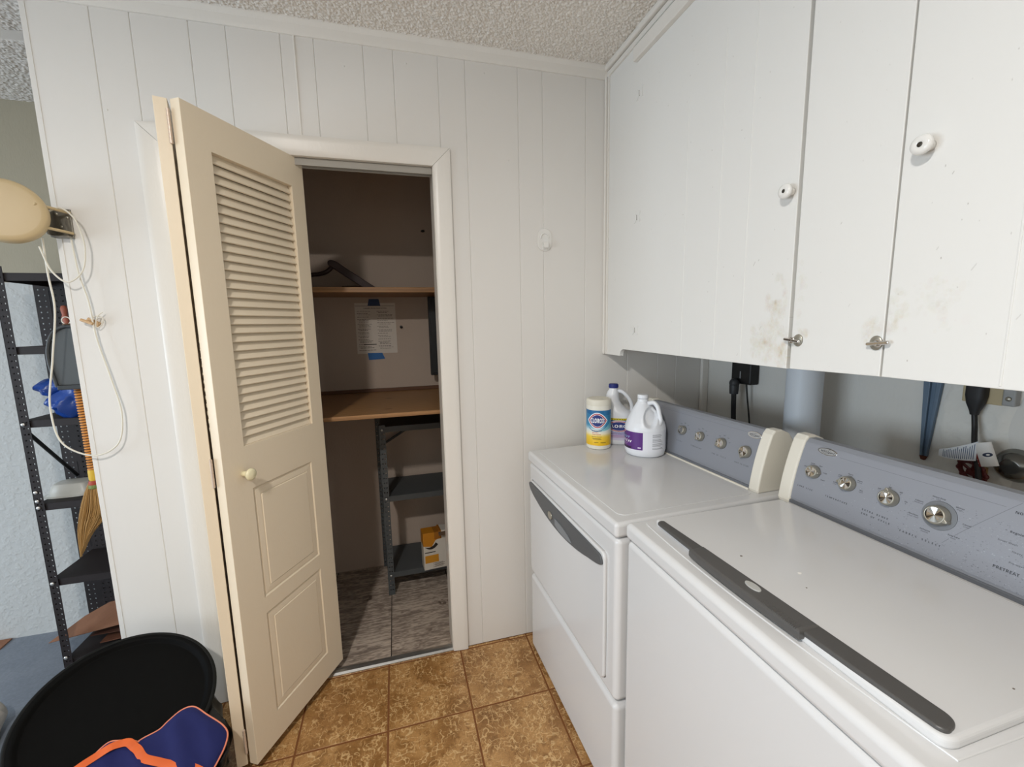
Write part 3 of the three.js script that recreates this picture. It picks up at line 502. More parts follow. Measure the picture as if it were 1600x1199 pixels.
{ // ---- washer; local z runs towards the camera
  const t = thing('washer', 'white top-loading washing machine with a dark grey lid handle and speckled grey console', 'washing machine', [0.482, 0, 0.788]), W = 0.686, yT = 0.91, D = 0.655;
  part(t, 'cabinet_body', merge(rbox(0, D, 0.025, 0.864, 0, W, 0.017, 5)), M.enamel);
  part(t, 'top_panel', rbox(-0.004, D, 0.867, yT, -0.002, W + 0.002, 0.014, 5), M.enamel);
  // shallow shelf round the lid
  const rs = new THREE.Shape(); rs.moveTo(0.04, -0.03); rs.quadraticCurveTo(0.016, -0.3, 0.05, -0.655); rs.lineTo(0.47, -0.665); rs.lineTo(0.47, -0.02); rs.lineTo(0.06, -0.015); rs.quadraticCurveTo(0.044, -0.015, 0.04, -0.03);
  part(t, 'lid_surround', faceUp(extr(rs, 0.003, 0.0014, [], 2, 24)).translate(0, yT - 0.0008, 0), M.enamel);
  const ls = new THREE.Shape(); ls.moveTo(0.058, -0.05); ls.quadraticCurveTo(0.046, -0.33, 0.046, -0.63); ls.quadraticCurveTo(0.046, -0.645, 0.066, -0.647); ls.lineTo(0.46, -0.647); ls.lineTo(0.46, -0.036); ls.lineTo(0.075, -0.036); ls.quadraticCurveTo(0.06, -0.036, 0.058, -0.05);
  const lid = part(t, 'lid', faceUp(extr(ls, 0.017, 0.006, [], 4, 24)).translate(0, yT + 0.001, 0), M.enamel);
  // handle: long tapering strip along the lid's front edge with a thicker grip
  const st = new THREE.Shape(); st.moveTo(0.048, -0.066); st.quadraticCurveTo(0.036, -0.33, 0.052, -0.63); st.quadraticCurveTo(0.055, -0.642, 0.068, -0.638); st.quadraticCurveTo(0.086, -0.636, 0.0865, -0.62); st.quadraticCurveTo(0.079, -0.33, 0.068, -0.064); st.quadraticCurveTo(0.058, -0.056, 0.048, -0.066);
  const hd = part(lid, 'lid_handle', faceUp(extr(st, 0.009, 0.003, [], 3, 24)).translate(0, yT + 0.0145, 0), std(0x4d4b49, 0.42), 'dark grey lid handle strip');
  const gs = new THREE.Shape(); gs.moveTo(0.034, -0.2); gs.quadraticCurveTo(0.027, -0.33, 0.036, -0.462); gs.lineTo(0.08, -0.462); gs.quadraticCurveTo(0.077, -0.33, 0.073, -0.198); gs.lineTo(0.034, -0.2);
  part(hd, 'grip', faceUp(extr(gs, 0.019, 0.0055, [], 4, 16)).translate(0, yT + 0.0075, 0), std(0x514f4d, 0.45));
  const rib = []; for (let k = 0; k < 22; k++) { const z = 0.385 + k * 0.0032; rib.push(rbox(0.036, 0.05, yT + 0.0215, yT + 0.027, z, z + 0.0018, 0.0006, 1)); }
  part(hd, 'grip_ribs', merge(rib), std(0x514f4d, 0.45));
  const be = new THREE.Shape(); be.absellipse(0.058, -0.348, 0.0085, 0.017, 0, Math.PI * 2);
  part(hd, 'handle_badge', faceUp(extr(be, 0.003, 0.001, [], 2, 24)).translate(0, yT + 0.0257, 0), std(0xb4b4b0, 0.4), 'oval silver badge');
  // chips and specks in the enamel
  for (const [x, z, r, d] of [[0.19, 0.33, 0.004, 0], [0.13, 0.245, 0.0028, 1], [0.16, 0.37, 0.0016, 1], [0.22, 0.62, 0.0016, 1]]) part(lid, 'paint_chip', new THREE.CylinderGeometry(r, r, 0.0006, 9).scale(1, 1, 0.8).translate(x, yT + 0.0182, z), d ? std(0x6f655c, 0.6) : std(0xf0eeea, 0.5));
  // console
  const cx = 0.497, c0 = 0.0, c1 = W - 0.005, put = (g) => g.translate(cx, yT, 0);
  const con = part(t, 'console', put(boxUV(alongZ(consoleProfile(), c0 + 0.02, c1 - 0.02))), M.consoleBody, 'sloping grey control console');
  part(con, 'base_bead', put(rbox(-0.012, 0.004, -0.001, 0.004, c0 + 0.036, c1 - 0.03, 0.002)), M.enamel);
  part(con, 'base_strip', put(rbox(-0.0035, 0.004, 0.0035, 0.0135, c0 + 0.03, c1 - 0.03, 0.002)), M.stripDark);
  for (const [z0, z1] of [[c0, c0 + 0.038], [c1 - 0.036, c1]]) part(con, 'end_cap', put(boxUV(merge(alongZ(consoleProfile(0.006), z0, z1, 0.005), rbox(-0.004, 0.06, 0, 0.012, z0 + 0.002, z1 - 0.002, 0.003)))), M.bisque, 'off-white console end cap');
  const z0 = c0 + 0.038, z1 = c1 - 0.036;
  const ft = canvasTex(2048, 580, (g, w, h) => {
    g.fillStyle = '#8f929a'; g.fillRect(0, 0, w, h); const q = w / (z1 - z0);
    const X_ = (wz) => (wz - 0.788 - z0) * q, Y_ = (wy) => h - ((wy - yT - 0.02) / 0.158) * h;
    g.strokeStyle = '#73767e'; g.lineWidth = 3; g.beginPath(); g.moveTo(X_(0.925), Y_(1.071)); g.lineTo(X_(1.237), Y_(1.071)); g.moveTo(X_(1.255), Y_(1.086)); g.lineTo(X_(1.19), Y_(1.0)); g.lineTo(X_(1.165), Y_(0.965)); g.stroke();
    g.fillStyle = '#2f3238'; g.textAlign = 'left'; g.font = 'bold 19px sans-serif';
    spaced(g, 'LOAD SIZE', X_(0.838), Y_(0.966), 17); spaced(g, 'TEMPERATURE', X_(0.917), Y_(0.966), 18); spaced(g, 'EXTRA RINSE', X_(1.008), Y_(0.968), 18); spaced(g, 'END OF CYCLE', X_(1.008), Y_(0.959), 18); spaced(g, 'FABRIC SELECT', X_(1.09), Y_(0.955), 20);
    g.font = 'bold 26px sans-serif'; g.fillText('PRETREAT', X_(1.243), Y_(0.958)); g.font = 'bold 24px sans-serif'; g.fillText('NORMAL', X_(1.25), Y_(1.064)); g.font = 'bold 19px sans-serif'; g.fillText('Regular', X_(1.252), Y_(1.028)); g.font = '17px sans-serif'; g.fillText('Super Wash', X_(1.24), Y_(1.008)); g.fillText('Heavy', X_(1.262), Y_(0.995)); g.fillText('Pre-wash', X_(1.262), Y_(0.975));
    g.font = 'bold 14px sans-serif'; g.textAlign = 'center';
    const ring = (z, y, r, words, a0, da) => words.forEach((s, k) => { const an = a0 + da * k; s.split('|').forEach((p, i) => { g.fillStyle = i ? '#5b5e66' : '#2f3238'; g.fillText(p, X_(z) + Math.cos(an) * r * 1.1, Y_(y) - Math.sin(an) * r + i * 15); }); });
    ring(0.874, 1.011, 92, ['Mini', 'Small|Load', 'Med', 'Large', 'Super'], 2.7, -0.78);
    ring(0.964, 1.011, 98, ['Cold|Cold', 'Cool|Cold', 'Warm|Cold', 'Warm|Warm', 'Hot|Cold'], 3.3, -0.85);
    ring(1.057, 1.011, 98, ['Off|1', 'On|2', 'Off|3', 'On|4'], 2.5, -0.75);
    ring(1.149, 1.011, 138, ['Delicates|Gentle', 'Woollens|Extra slow', 'Colours|Medium', 'Heavy Duty|Fast', 'Whites|High', 'Casual|Slow', 'Easy Care|Low'], 4.35, -0.86);
    let s = 99; const r = () => { s = (Math.imul(s, 1103515245) + 12345) & 0x7fffffff; return s / 0x7fffffff; };
    for (let k = 0; k < 3600; k++) { const u = Math.pow(r(), 0.45), v = Math.pow(r(), 1.3); if (r() < 0.25 + 0.75 * u) { g.fillStyle = r() < 0.55 ? `rgba(72,74,82,${0.12 + 0.4 * r()})` : `rgba(190,194,206,${0.1 + 0.35 * r()})`; const e = 1 + 4 * r() * r(); g.beginPath(); g.ellipse(u * w, h - v * h * 0.75, e, e * 0.8, 0, 0, 6.3); g.fill(); } }
  });
  consoleFace(z0, z1, std(0xffffff, 0.42, { map: ft }), con).position.set(cx, yT, 0);
  { const tt = 0.1 / (CH - 0.008), [fx, fy] = faceCurve(tt); part(con, 'dial_plate', put(lathe([[0, 0], [0.03, 0], [0.0295, 0.0016], [0, 0.0018]], 40).rotateZ(Math.PI / 2 - faceAng).translate(fx - 0.0016, fy, 1.149 - 0.788)), std(0x74777c, 0.4)); }
  knobsOn(t, cx, yT, [[0.874 - 0.788, 0.101, 0.0158, -1.5], [0.964 - 0.788, 0.101, 0.0165, 1.6], [1.057 - 0.788, 0.101, 0.0172, 0.2], [1.149 - 0.788, 0.1, 0.019, -1.95]]);
  badgeOn(t, cx, yT, 0.892 - 0.788, 0.164, 0.026, 0.0095);
  for (const z of [0.03, W - 0.03]) for (const x of [0.06, 0.6]) part(t, 'levelling_foot', cyl(0.018, 0.014, 0.03, 14).translate(x, 0.0155, z), M.rubber);
}

// ------------------------------------------------------------------ bottles on the dryer
const DT = 0.905;
const logo = (g, x, y, w, h, s) => { // diamond-shaped badge with the name across it
  const d = (k, c) => { g.fillStyle = c; g.beginPath(); g.moveTo(x - w * k, y); g.bezierCurveTo(x - w * 0.62 * k, y - h * 0.72 * k, x - w * 0.3 * k, y - h * k, x, y - h * k); g.bezierCurveTo(x + w * 0.3 * k, y - h * k, x + w * 0.62 * k, y - h * 0.72 * k, x + w * k, y); g.bezierCurveTo(x + w * 0.62 * k, y + h * 0.72 * k, x + w * 0.3 * k, y + h * k, x, y + h * k); g.bezierCurveTo(x - w * 0.3 * k, y + h * k, x - w * 0.62 * k, y + h * 0.72 * k, x - w * k, y); g.fill(); };
  d(1.12, '#eef2f6'); d(1.0, '#b02c3c'); d(0.86, '#f0e9ee'); d(0.8, '#27367c');
  g.fillStyle = '#ffffff'; g.font = `bold ${s}px sans-serif`; g.textAlign = 'center'; g.textBaseline = 'middle'; g.strokeStyle = '#27367c'; g.lineWidth = s * 0.07; g.strokeText('CLOROX', x, y, w * 1.42); g.fillText('CLOROX', x, y, w * 1.42);
};
// label band: cylinder part of radius r, from y0 to y1, centred on the direction turn (radians from +z towards +x)
function band(r, y0, y1, turn, span, n = 40) {
  return new THREE.CylinderGeometry(r, r, y1 - y0, n, 1, true, turn - span / 2, span).translate(0, (y0 + y1) / 2, 0);
}
const toCam = (x, z) => Math.atan2(-0.076 - x, 1.7217 - z);
{
  const x = 0.735, z = 0.128, R = 0.0505, t = thing('wipes_canister', 'blue, white and yellow cylinder of wipes with an off-white lid, leftmost on the dryer', 'canister', [x, DT, z]);
  part(t, 'canister_body', lathe([[0, 0], [R - 0.004, 0], [R, 0.004], [R, 0.182], [R - 0.002, 0.186], [0, 0.186]], 48), std(0xe9e6da, 0.35));
  part(t, 'lid', lathe([[R - 0.001, 0.183], [R + 0.001, 0.185], [R + 0.001, 0.203], [R - 0.002, 0.208], [R - 0.008, 0.2105], [R - 0.011, 0.207], [0.02, 0.206], [0.0185, 0.209], [0, 0.209]], 48), std(0xe3dfd0, 0.4), 'off-white snap lid');
  const lb = canvasTex(1024, 512, (g, w, h) => {
    const gr = g.createLinearGradient(0, 0, 0, h); for (const [k, c] of [[0, '#2f86b0'], [0.2, '#2a7eae'], [0.42, '#3d90bb'], [0.56, '#dfe9ea'], [0.66, '#f3ecd0'], [0.76, '#f4cf43'], [1, '#f0bf1c']]) gr.addColorStop(k, c);
    g.fillStyle = gr; g.fillRect(0, 0, w, h);
    g.fillStyle = '#1e6ba0'; g.beginPath(); g.moveTo(0, 0); g.lineTo(w, 0); g.lineTo(w, h * 0.1); g.quadraticCurveTo(w * 0.5, h * 0.2, 0, h * 0.06); g.fill();
    g.strokeStyle = '#1b5d92'; g.lineWidth = 10; g.beginPath(); g.moveTo(w * 0.26, h * 0.5); g.quadraticCurveTo(w * 0.45, h * 0.72, w * 0.72, h * 0.42); g.stroke();
    g.fillStyle = 'rgba(120,190,200,.75)'; g.beginPath(); g.moveTo(w * 0.5, h * 0.58); g.quadraticCurveTo(w * 0.7, h * 0.5, w * 0.85, h * 0.3); g.lineTo(w * 0.85, h * 0.5); g.quadraticCurveTo(w * 0.7, h * 0.6, w * 0.5, h * 0.58); g.fill();
    logo(g, w * 0.47, h * 0.29, 235, 104, 92);
    g.textAlign = 'left'; g.fillStyle = '#3a4a66'; g.font = 'bold 27px sans-serif'; g.fillText('Disinfecting Wipes', w * 0.34, h * 0.575); g.fillStyle = '#c1403a'; g.font = 'bold 24px sans-serif'; g.fillText('Kills 99.9% of', w * 0.35, h * 0.63); g.fillText('Viruses & Bacteria', w * 0.35, h * 0.68);
    g.fillStyle = '#6b5420'; g.font = 'bold 20px sans-serif'; g.fillText('Bleach-free  Crisp Lemon', w * 0.34, h * 0.745); g.fillRect(w * 0.35, h * 0.79, w * 0.2, 7); g.fillRect(w * 0.37, h * 0.815, w * 0.2, 6); g.fillStyle = '#8a6c1c'; g.fillRect(w * 0.4, h * 0.9, w * 0.1, 9); g.fillRect(w * 0.55, h * 0.9, w * 0.13, 12);
  });
  part(t, 'printed_label', band(R + 0.0006, 0.018, 0.166, toCam(x, z), Math.PI * 1.1, 64), std(0xffffff, 0.35, { map: lb }));
}
// jugs: rounded-square bodies narrowing to an off-centre neck, with a looped handle
function loft(rings, seg = 40) {                                // rings: [y, cx, cz, rx, rz, squareness]
  const pos = [], idx = [], uv = [];
  rings.forEach(([y, cx, cz, rx, rz, p], k) => { for (let i = 0; i <= seg; i++) { const a = (i / seg) * Math.PI * 2, c = Math.cos(a), s = Math.sin(a), e = 2 / p; pos.push(cx + Math.sign(c) * Math.abs(c) ** e * rx, y, cz + Math.sign(s) * Math.abs(s) ** e * rz); uv.push(i / seg, k / (rings.length - 1)); } });
  for (let k = 0; k < rings.length - 1; k++) for (let i = 0; i < seg; i++) { const a = k * (seg + 1) + i; idx.push(a, a + seg + 1, a + 1, a + 1, a + seg + 1, a + seg + 2); }
  const g = new THREE.BufferGeometry(); g.setAttribute('position', new THREE.Float32BufferAttribute(pos, 3)); g.setAttribute('uv', new THREE.Float32BufferAttribute(uv, 2)); g.setIndex(idx); g.computeVertexNormals(); return g;
}
const dense = (rings, k = 6) => rings.flatMap((r, i) => { const q = rings[i + 1]; return q ? Array.from({ length: k }, (_, j) => r.map((a, m) => lerp(a, q[m], j / k))) : [r]; });
function dent(g, cx, cy, rx, ry, depth) { // press an oval hollow into the side that looks to +z
  const p = g.attributes.position; for (let i = 0; i < p.count; i++) { if (p.getZ(i) <= 0.004) continue; const d = Math.hypot((p.getX(i) - cx) / rx, (p.getY(i) - cy) / ry); if (d < 1.15) { const w = smooth(1.15, 0.7, d) * depth; p.setXYZ(i, p.getX(i) - w * 0.15, p.getY(i) - w * 0.1, Math.max(0.004, p.getZ(i) - w)); } }
  g.computeVertexNormals(); return g;
}
{ // gallon jug, purple label; local +x is the handle side (to the right in view)
  const x = 0.868, z = 0.268, turn = toCam(x, z) + 0.0, t = thing('bleach_jug', 'white round-bodied gallon jug with a purple label and white cap, nearest on the dryer', 'jug', [x, DT, z], turn);
  part(t, 'jug_body', dent(loft(dense([[0, 0, 0, 0.001, 0.001, 2], [0, 0, 0, 0.064, 0.064, 2.2], [0.006, 0, 0, 0.073, 0.073, 2.2], [0.018, 0, 0, 0.077, 0.077, 2.2], [0.085, 0, 0, 0.078, 0.078, 2.2], [0.108, 0, 0, 0.0785, 0.0785, 2.2], [0.118, 0, 0, 0.0765, 0.0765, 2.2], [0.132, -0.0, 0, 0.072, 0.072, 2.1], [0.152, -0.003, 0, 0.0605, 0.0615, 2], [0.172, -0.006, 0, 0.048, 0.049, 2], [0.19, -0.009, 0, 0.035, 0.036, 2], [0.203, -0.011, 0, 0.0255, 0.0255, 2], [0.212, -0.011, 0, 0.021, 0.021, 2], [0.222, -0.011, 0, 0.02, 0.02, 2]]), 120), 0.02, 0.156, 0.024, 0.036, 0.022), M.plastic);
  part(t, 'handle', merge(tube([[0.008, 0.205, 0.012], [0.03, 0.209, 0.016], [0.043, 0.196, 0.02], [0.051, 0.168, 0.026], [0.056, 0.142, 0.034], [0.05, 0.126, 0.046]], 0.0085, 48, 14)), M.plastic);
  part(t, 'cap', lathe([[0, 0.2385], [0.0185, 0.2385], [0.0205, 0.237], [0.0208, 0.2245], [0.02, 0.2225], [0, 0.2225]].reverse().map((p) => p), 36).translate(-0.011, 0, 0), M.plastic, 'white screw cap');
  const lb = canvasTex(1024, 512, (g, w, h) => {
    g.fillStyle = '#e9ebf1'; g.fillRect(0, 0, w, h); g.fillStyle = '#5a2a7c'; g.fillRect(w * 0.12, h * 0.04, w * 0.35, h * 0.88);
    const gr = g.createLinearGradient(w * 0.12, 0, w * 0.3, h); gr.addColorStop(0, '#2c2a66'); gr.addColorStop(1, '#5a2a7c'); g.fillStyle = gr; g.beginPath(); g.moveTo(w * 0.12, h * 0.2); g.lineTo(w * 0.26, h * 0.25); g.lineTo(w * 0.18, h * 0.92); g.lineTo(w * 0.12, h * 0.92); g.fill();
    g.fillStyle = '#b02c3c'; g.fillRect(w * 0.12, h * 0.04, w * 0.11, h * 0.09); g.fillStyle = '#e7e4ee'; g.fillRect(w * 0.13, h * 0.08, w * 0.1, h * 0.025);
    g.textAlign = 'left'; g.textBaseline = 'alphabetic'; g.fillStyle = '#8fb2d8'; g.font = 'italic bold 76px sans-serif'; g.fillText('HOT', w * 0.16, h * 0.4); g.fillStyle = '#ffffff'; g.font = 'italic bold 84px sans-serif'; g.fillText('TECH', w * 0.135, h * 0.6);
    g.fillStyle = '#d9c8e4'; g.font = 'bold 22px sans-serif'; g.fillText('Stain Defense', w * 0.14, h * 0.69); g.fillText('Whitens', w * 0.16, h * 0.77); g.fillRect(w * 0.42, h * 0.78, 34, 34); g.fillStyle = '#2a1a3a'; g.fillRect(w * 0.14, h * 0.8, w * 0.2, h * 0.1);
    g.fillStyle = '#555a66'; let s = 3; for (let k = 0; k < 17; k++) { s = (s * 16807) % 2147483647; if (k % 5 === 4) continue; g.fillRect(w * 0.56, h * (0.12 + k * 0.045), w * (0.09 + 0.07 * ((s % 100) / 100)), 7); } for (let k = 0; k < 14; k++) { g.fillRect(w * 0.78, h * (0.12 + k * 0.05), w * 0.05, 6); }
  });
  part(t, 'printed_label', loftBand(0.0788, 0.026, 0.104, -2.18, 2.3), std(0xffffff, 0.35, { map: lb }));
}
function loftBand(r, y0, y1, a0, a1, n = 48) {                   // strip on a slightly squared body; angle 0 looks to local +z, positive to +x
  const pos = [], uv = [], idx = [];
  for (let i = 0; i <= n; i++) { const a = lerp(a0, a1, i / n), c = Math.sin(a), s = Math.cos(a), e = 2 / 2.2, X = Math.sign(c) * Math.abs(c) ** e * r, Z = Math.sign(s) * Math.abs(s) ** e * r; pos.push(X, y0, Z, X, y1, Z); uv.push(i / n, 0, i / n, 1); }
  for (let i = 0; i < n; i++) { const a = 2 * i; idx.push(a, a + 2, a + 1, a + 1, a + 2, a + 3); }
  const g = new THREE.BufferGeometry(); g.setAttribute('position', new THREE.Float32BufferAttribute(pos, 3)); g.setAttribute('uv', new THREE.Float32BufferAttribute(uv, 2)); g.setIndex(idx); g.computeVertexNormals(); return g;
}
{ // bottle with blue cap, behind; neck leans to the left, handle to the right
  const x = 0.848, z = 0.1, t = thing('bleach_bottle', 'white bottle with dark blue cap and long handle, behind the others on the dryer', 'bottle', [x, DT, z], toCam(x, z));
  const m = M.plastic;
  part(t, 'bottle_body', loft([[0, 0, 0, 0.001, 0.001, 2], [0, 0, 0, 0.05, 0.04, 2.4], [0.006, 0, 0, 0.057, 0.046, 2.4], [0.02, 0, 0, 0.06, 0.048, 2.4], [0.12, 0, 0, 0.06, 0.048, 2.4], [0.138, 0.0, 0, 0.057, 0.046, 2.2], [0.152, -0.012, 0, 0.043, 0.04, 2.1], [0.17, -0.022, 0, 0.032, 0.034, 2], [0.19, -0.028, 0, 0.0275, 0.03, 2], [0.212, -0.03, 0, 0.0265, 0.028, 2], [0.225, -0.028, 0, 0.0235, 0.024, 2], [0.236, -0.026, 0, 0.0185, 0.0185, 2], [0.244, -0.026, 0, 0.018, 0.018, 2]]), m);
  part(t, 'handle', tube([[-0.012, 0.229, 0], [0.006, 0.228, 0], [0.026, 0.213, 0], [0.045, 0.186, 0], [0.052, 0.158, 0], [0.05, 0.135, 0]], 0.0082, 48, 14), m);
  part(t, 'cap', merge(lathe([[0, 0.242], [0.0185, 0.242], [0.0195, 0.2445], [0.0195, 0.2575], [0.0175, 0.2605], [0, 0.261]], 40).translate(-0.026, 0, 0), ...Array.from({ length: 28 }, (_, k) => new THREE.CylinderGeometry(0.0011, 0.0011, 0.013, 6).translate(0.0196, 0.251, 0).rotateY((k / 28) * 6.2832).translate(-0.026, 0, 0))), std(0x1d2a78, 0.35), 'dark blue ribbed cap');
  const lb = canvasTex(512, 512, (g, w, h) => {
    const gr = g.createLinearGradient(0, 0, 0, h); for (const [k, c] of [[0, '#2f5f9c'], [0.3, '#3b6cae'], [0.55, '#a9b9dc'], [0.7, '#b3a6d0'], [1, '#d8d4e4']]) gr.addColorStop(k, c); g.fillStyle = gr; g.fillRect(0, 0, w, h);
    g.fillStyle = '#d9c622'; g.fillRect(0, 0, w, h * 0.09); g.fillStyle = '#6d6a20'; for (let k = 0; k < 16; k++) g.fillRect(w * (0.06 + k * 0.055), h * 0.03, w * 0.03, h * 0.03);
    logo(g, w * 0.5, h * 0.36, 190, 120, 92);
    g.fillStyle = '#46527e'; g.font = 'bold 26px sans-serif'; g.textAlign = 'center'; g.fillText('Disinfecting', w / 2, h * 0.62); g.fillText('Concentrated Bleach', w / 2, h * 0.7); g.fillStyle = '#a0407a'; g.fillRect(w * 0.2, h * 0.79, w * 0.55, 9); g.fillRect(w * 0.25, h * 0.85, w * 0.45, 7);
  });
  const pos = [], uv = [], idx = [], n = 24; for (let i = 0; i <= n; i++) { const a = lerp(-1.25, 1.25, i / n), c = Math.sin(a), s = Math.cos(a), e = 2 / 2.4, X = Math.sign(c) * Math.abs(c) ** e * 0.0607, Z = s ** e * 0.0487; pos.push(X, 0.022, Z, X, 0.118, Z); uv.push(i / n, 0, i / n, 1); } for (let i = 0; i < n; i++) { const a = 2 * i; idx.push(a, a + 2, a + 1, a + 1, a + 2, a + 3); }
  const g = new THREE.BufferGeometry(); g.setAttribute('position', new THREE.Float32BufferAttribute(pos, 3)); g.setAttribute('uv', new THREE.Float32BufferAttribute(uv, 2)); g.setIndex(idx); g.computeVertexNormals();
  part(t, 'printed_label', g, std(0xffffff, 0.35, { map: lb }));
}

// ------------------------------------------------------------------ pipes, outlets and cords behind the machines
solo('vent_pipe', merge(lathe([[0.0525, 0], [0.0525, 0.62], [0.0535, 0.622], [0.0535, 0.66], [0.0525, 0.662], [0.0525, 1.34]], 40)), std(0xcfd6de, 0.45), 'white vertical vent pipe rising between the dryer and washer consoles', 'pipe', [1.232, 0.001, 0.63]);
solo('conduit_strip', rbox(1.333, 1.369, 0.6, 1.36, 0.002, 0.02, 0.004), M.trim, 'white vertical corner strip where the panelled wall meets the grey wall', 'strip');
{
  const t = thing('dryer_outlet', 'black power outlet box on the grey wall above the dryer console', 'outlet', [1.37, 1.2, 0.262]);
  part(t, 'outlet_box', rbox(-0.045, 0, -0.042, 0.055, -0.055, 0.052, 0.008), M.black);
  part(t, 'cover_slot', rbox(-0.047, -0.04, -0.018, 0.012, -0.005, 0.0, 0.0015), std(0x8b8d90, 0.4));
}
{
  const t = thing('dryer_power_cord', 'thick grey-black appliance cord with angled plug hanging behind the dryer console', 'cord', [1.31, 1.16, 0.245]);
  part(t, 'plug', merge(new THREE.SphereGeometry(0.021, 24, 16).scale(0.9, 1.05, 1), lathe([[0.017, -0.045], [0.018, -0.03], [0.019, -0.01], [0.016, 0]], 24)), std(0x2f3134, 0.5), 'rounded angled plug');
  for (const dz of [-0.008, 0, 0.008]) part(t, 'cord_strand', tube([[0, -0.04, dz], [0.002, -0.1, dz], [0.004, -0.2, dz + 0.004], [0.01, -0.34, dz + 0.01]], 0.0045, 24, 8), M.rubber);
}
solo('thin_cable', tube([[1.335, 1.165, 0.284], [1.34, 1.1, 0.288], [1.345, 1.0, 0.3], [1.345, 0.85, 0.31]], 0.0032, 30, 8), M.rubber, 'thin black cable hanging from the black outlet box', 'cable');
// blue-grey steel channel with a rusty tip
{
  const t = thing('blue_bracket', 'blue-grey painted steel channel tapering down to a rusty tip on the grey wall', 'bracket', [1.368, 1.02, 0.905]);
  part(t, 'channel', merge(faceX(extr([[-0.0105, 0.012], [0.0055, 0.012], [0.0235, 0.24], [0.023, 0.34], [-0.022, 0.34], [-0.018, 0.2]], 0.006, 0.0015)), faceX(extr([[-0.0085, 0.014], [-0.003, 0.014], [-0.002, 0.24], [-0.003, 0.34], [-0.021, 0.34], [-0.018, 0.22]], 0.014, 0.002)), faceX(extr([[0.002, 0.016], [0.006, 0.014], [0.023, 0.24], [0.022, 0.34], [0.010, 0.34], [0.01, 0.24]], 0.011, 0.002))), std(0x5d7185, 0.5));
  part(t, 'rusty_tip', faceX(extr([[-0.0105, 0.013], [-0.007, 0.002], [0.001, 0.001], [0.006, 0.013]], 0.012, 0.003)), std(0x5a3020, 0.9), 'rusted tip');
}
{
  const t = thing('wall_outlet', 'old beige outlet plate on the grey wall above the washer console', 'outlet', [1.366, 1.205, 1.0]);
  part(t, 'cover_plate', rbox(-0.012, 0, 0, 0.11, -0.026, 0.052, 0.003), std(0xbfae8a, 0.55));
  part(t, 'knockout', rbox(-0.02, 0.002, 0.002, 0.09, 0.054, 0.078, 0.004), std(0x9b9c9b, 0.5), 'small grey switch box');
  part(t, 'screw', lathe([[0, 0], [0.006, 0], [0.005, 0.003], [0, 0.0035]], 14).rotateZ(Math.PI / 2).translate(-0.02, 0.02, 0.066), M.satin);
}
{
  const t = thing('washer_power_cord', 'black moulded plug and cord hanging from the beige outlet plate', 'cord', [1.345, 1.235, 1.008]);
  part(t, 'plug', loft([[-0.06, 0, 0, 0.007, 0.008, 2.4], [-0.05, 0, 0, 0.009, 0.01, 2.4], [-0.03, 0, 0, 0.013, 0.017, 3], [-0.01, 0.0, 0, 0.015, 0.02, 3.2], [0.04, 0.0, 0, 0.015, 0.02, 3.2], [0.045, 0, 0, 0.012, 0.016, 3]], 28), M.rubber);
  part(t, 'cord_length', tube([[0, -0.055, 0], [-0.004, -0.09, 0.006], [-0.018, -0.13, 0.017], [-0.034, -0.18, 0.036], [-0.045, -0.24, 0.05], [-0.04, -0.36, 0.055]], 0.0058, 40, 10), M.black);
}
{
  const t = thing('cord_tag', 'white paper warning tag with blue lines of print wrapped round the black cord', 'tag', [1.306, 1.088, 1.05]);
  const pt = canvasTex(256, 512, (g, w, h) => { g.fillStyle = '#dfe3e8'; g.fillRect(0, 0, w, h); g.fillStyle = '#4d6280'; for (let k = 0; k < 17; k++) g.fillRect(18 + (k % 3) * 4, 30 + k * 25, w - 46 - (k % 4) * 14, 10); });
  const rt = canvasTex(256, 256, (g, w, h) => { g.fillStyle = '#e6e4e0'; g.fillRect(0, 0, w, h); g.fillStyle = '#8c2f28'; g.fillRect(0, 0, w * 0.3, h); g.fillStyle = '#d9b7ae'; for (let k = 0; k < 6; k++) g.fillRect(10, 14 + k * 40, 44, 12); g.fillStyle = '#26304a'; g.beginPath(); g.ellipse(w * 0.66, h * 0.52, 44, 22, 0, 0, 6.3); g.fill(); g.fillStyle = '#e6e4e0'; g.beginPath(); g.ellipse(w * 0.66, h * 0.52, 16, 9, 0, 0, 6.3); g.fill(); });
  // flag of paper: from the cord towards -z, curling a little
  const pos = [], uv = [], idx = [], n = 10; for (let k = 0; k <= n; k++) { const s = k / n, X = -0.004 - 0.012 * Math.sin(s * 2.2), Z = -0.006 - s * 0.07, yt = 0.03 - 0.05 * s + 0.012 * s * s, yb = -0.02 - 0.006 * s - 0.012 * s * (1 - s); pos.push(X, lerp(yb, yt - 0.02 * s, 0), Z, X, yt, Z); uv.push(0, 1 - s, 1, 1 - s); }
  for (let k = 0; k < n; k++) { const a = 2 * k; idx.push(a, a + 1, a + 2, a + 1, a + 3, a + 2); }
  const g = new THREE.BufferGeometry(); g.setAttribute('position', new THREE.Float32BufferAttribute(pos, 3)); g.setAttribute('uv', new THREE.Float32BufferAttribute(uv, 2)); g.setIndex(idx); g.computeVertexNormals();
  part(t, 'paper_flag', g, std(0xffffff, 0.6, { map: pt, side: THREE.DoubleSide }));
  const wr = new THREE.CylinderGeometry(0.0125, 0.0125, 0.058, 24, 1, true, Math.PI, Math.PI).scale(0.8, 1, 1.5); wr.rotateX(-0.35).translate(0.004, 0.0, 0.006);
  part(t, 'wrapped_band', wr, std(0xffffff, 0.55, { map: rt, side: THREE.DoubleSide }), 'red and white printed band');
}
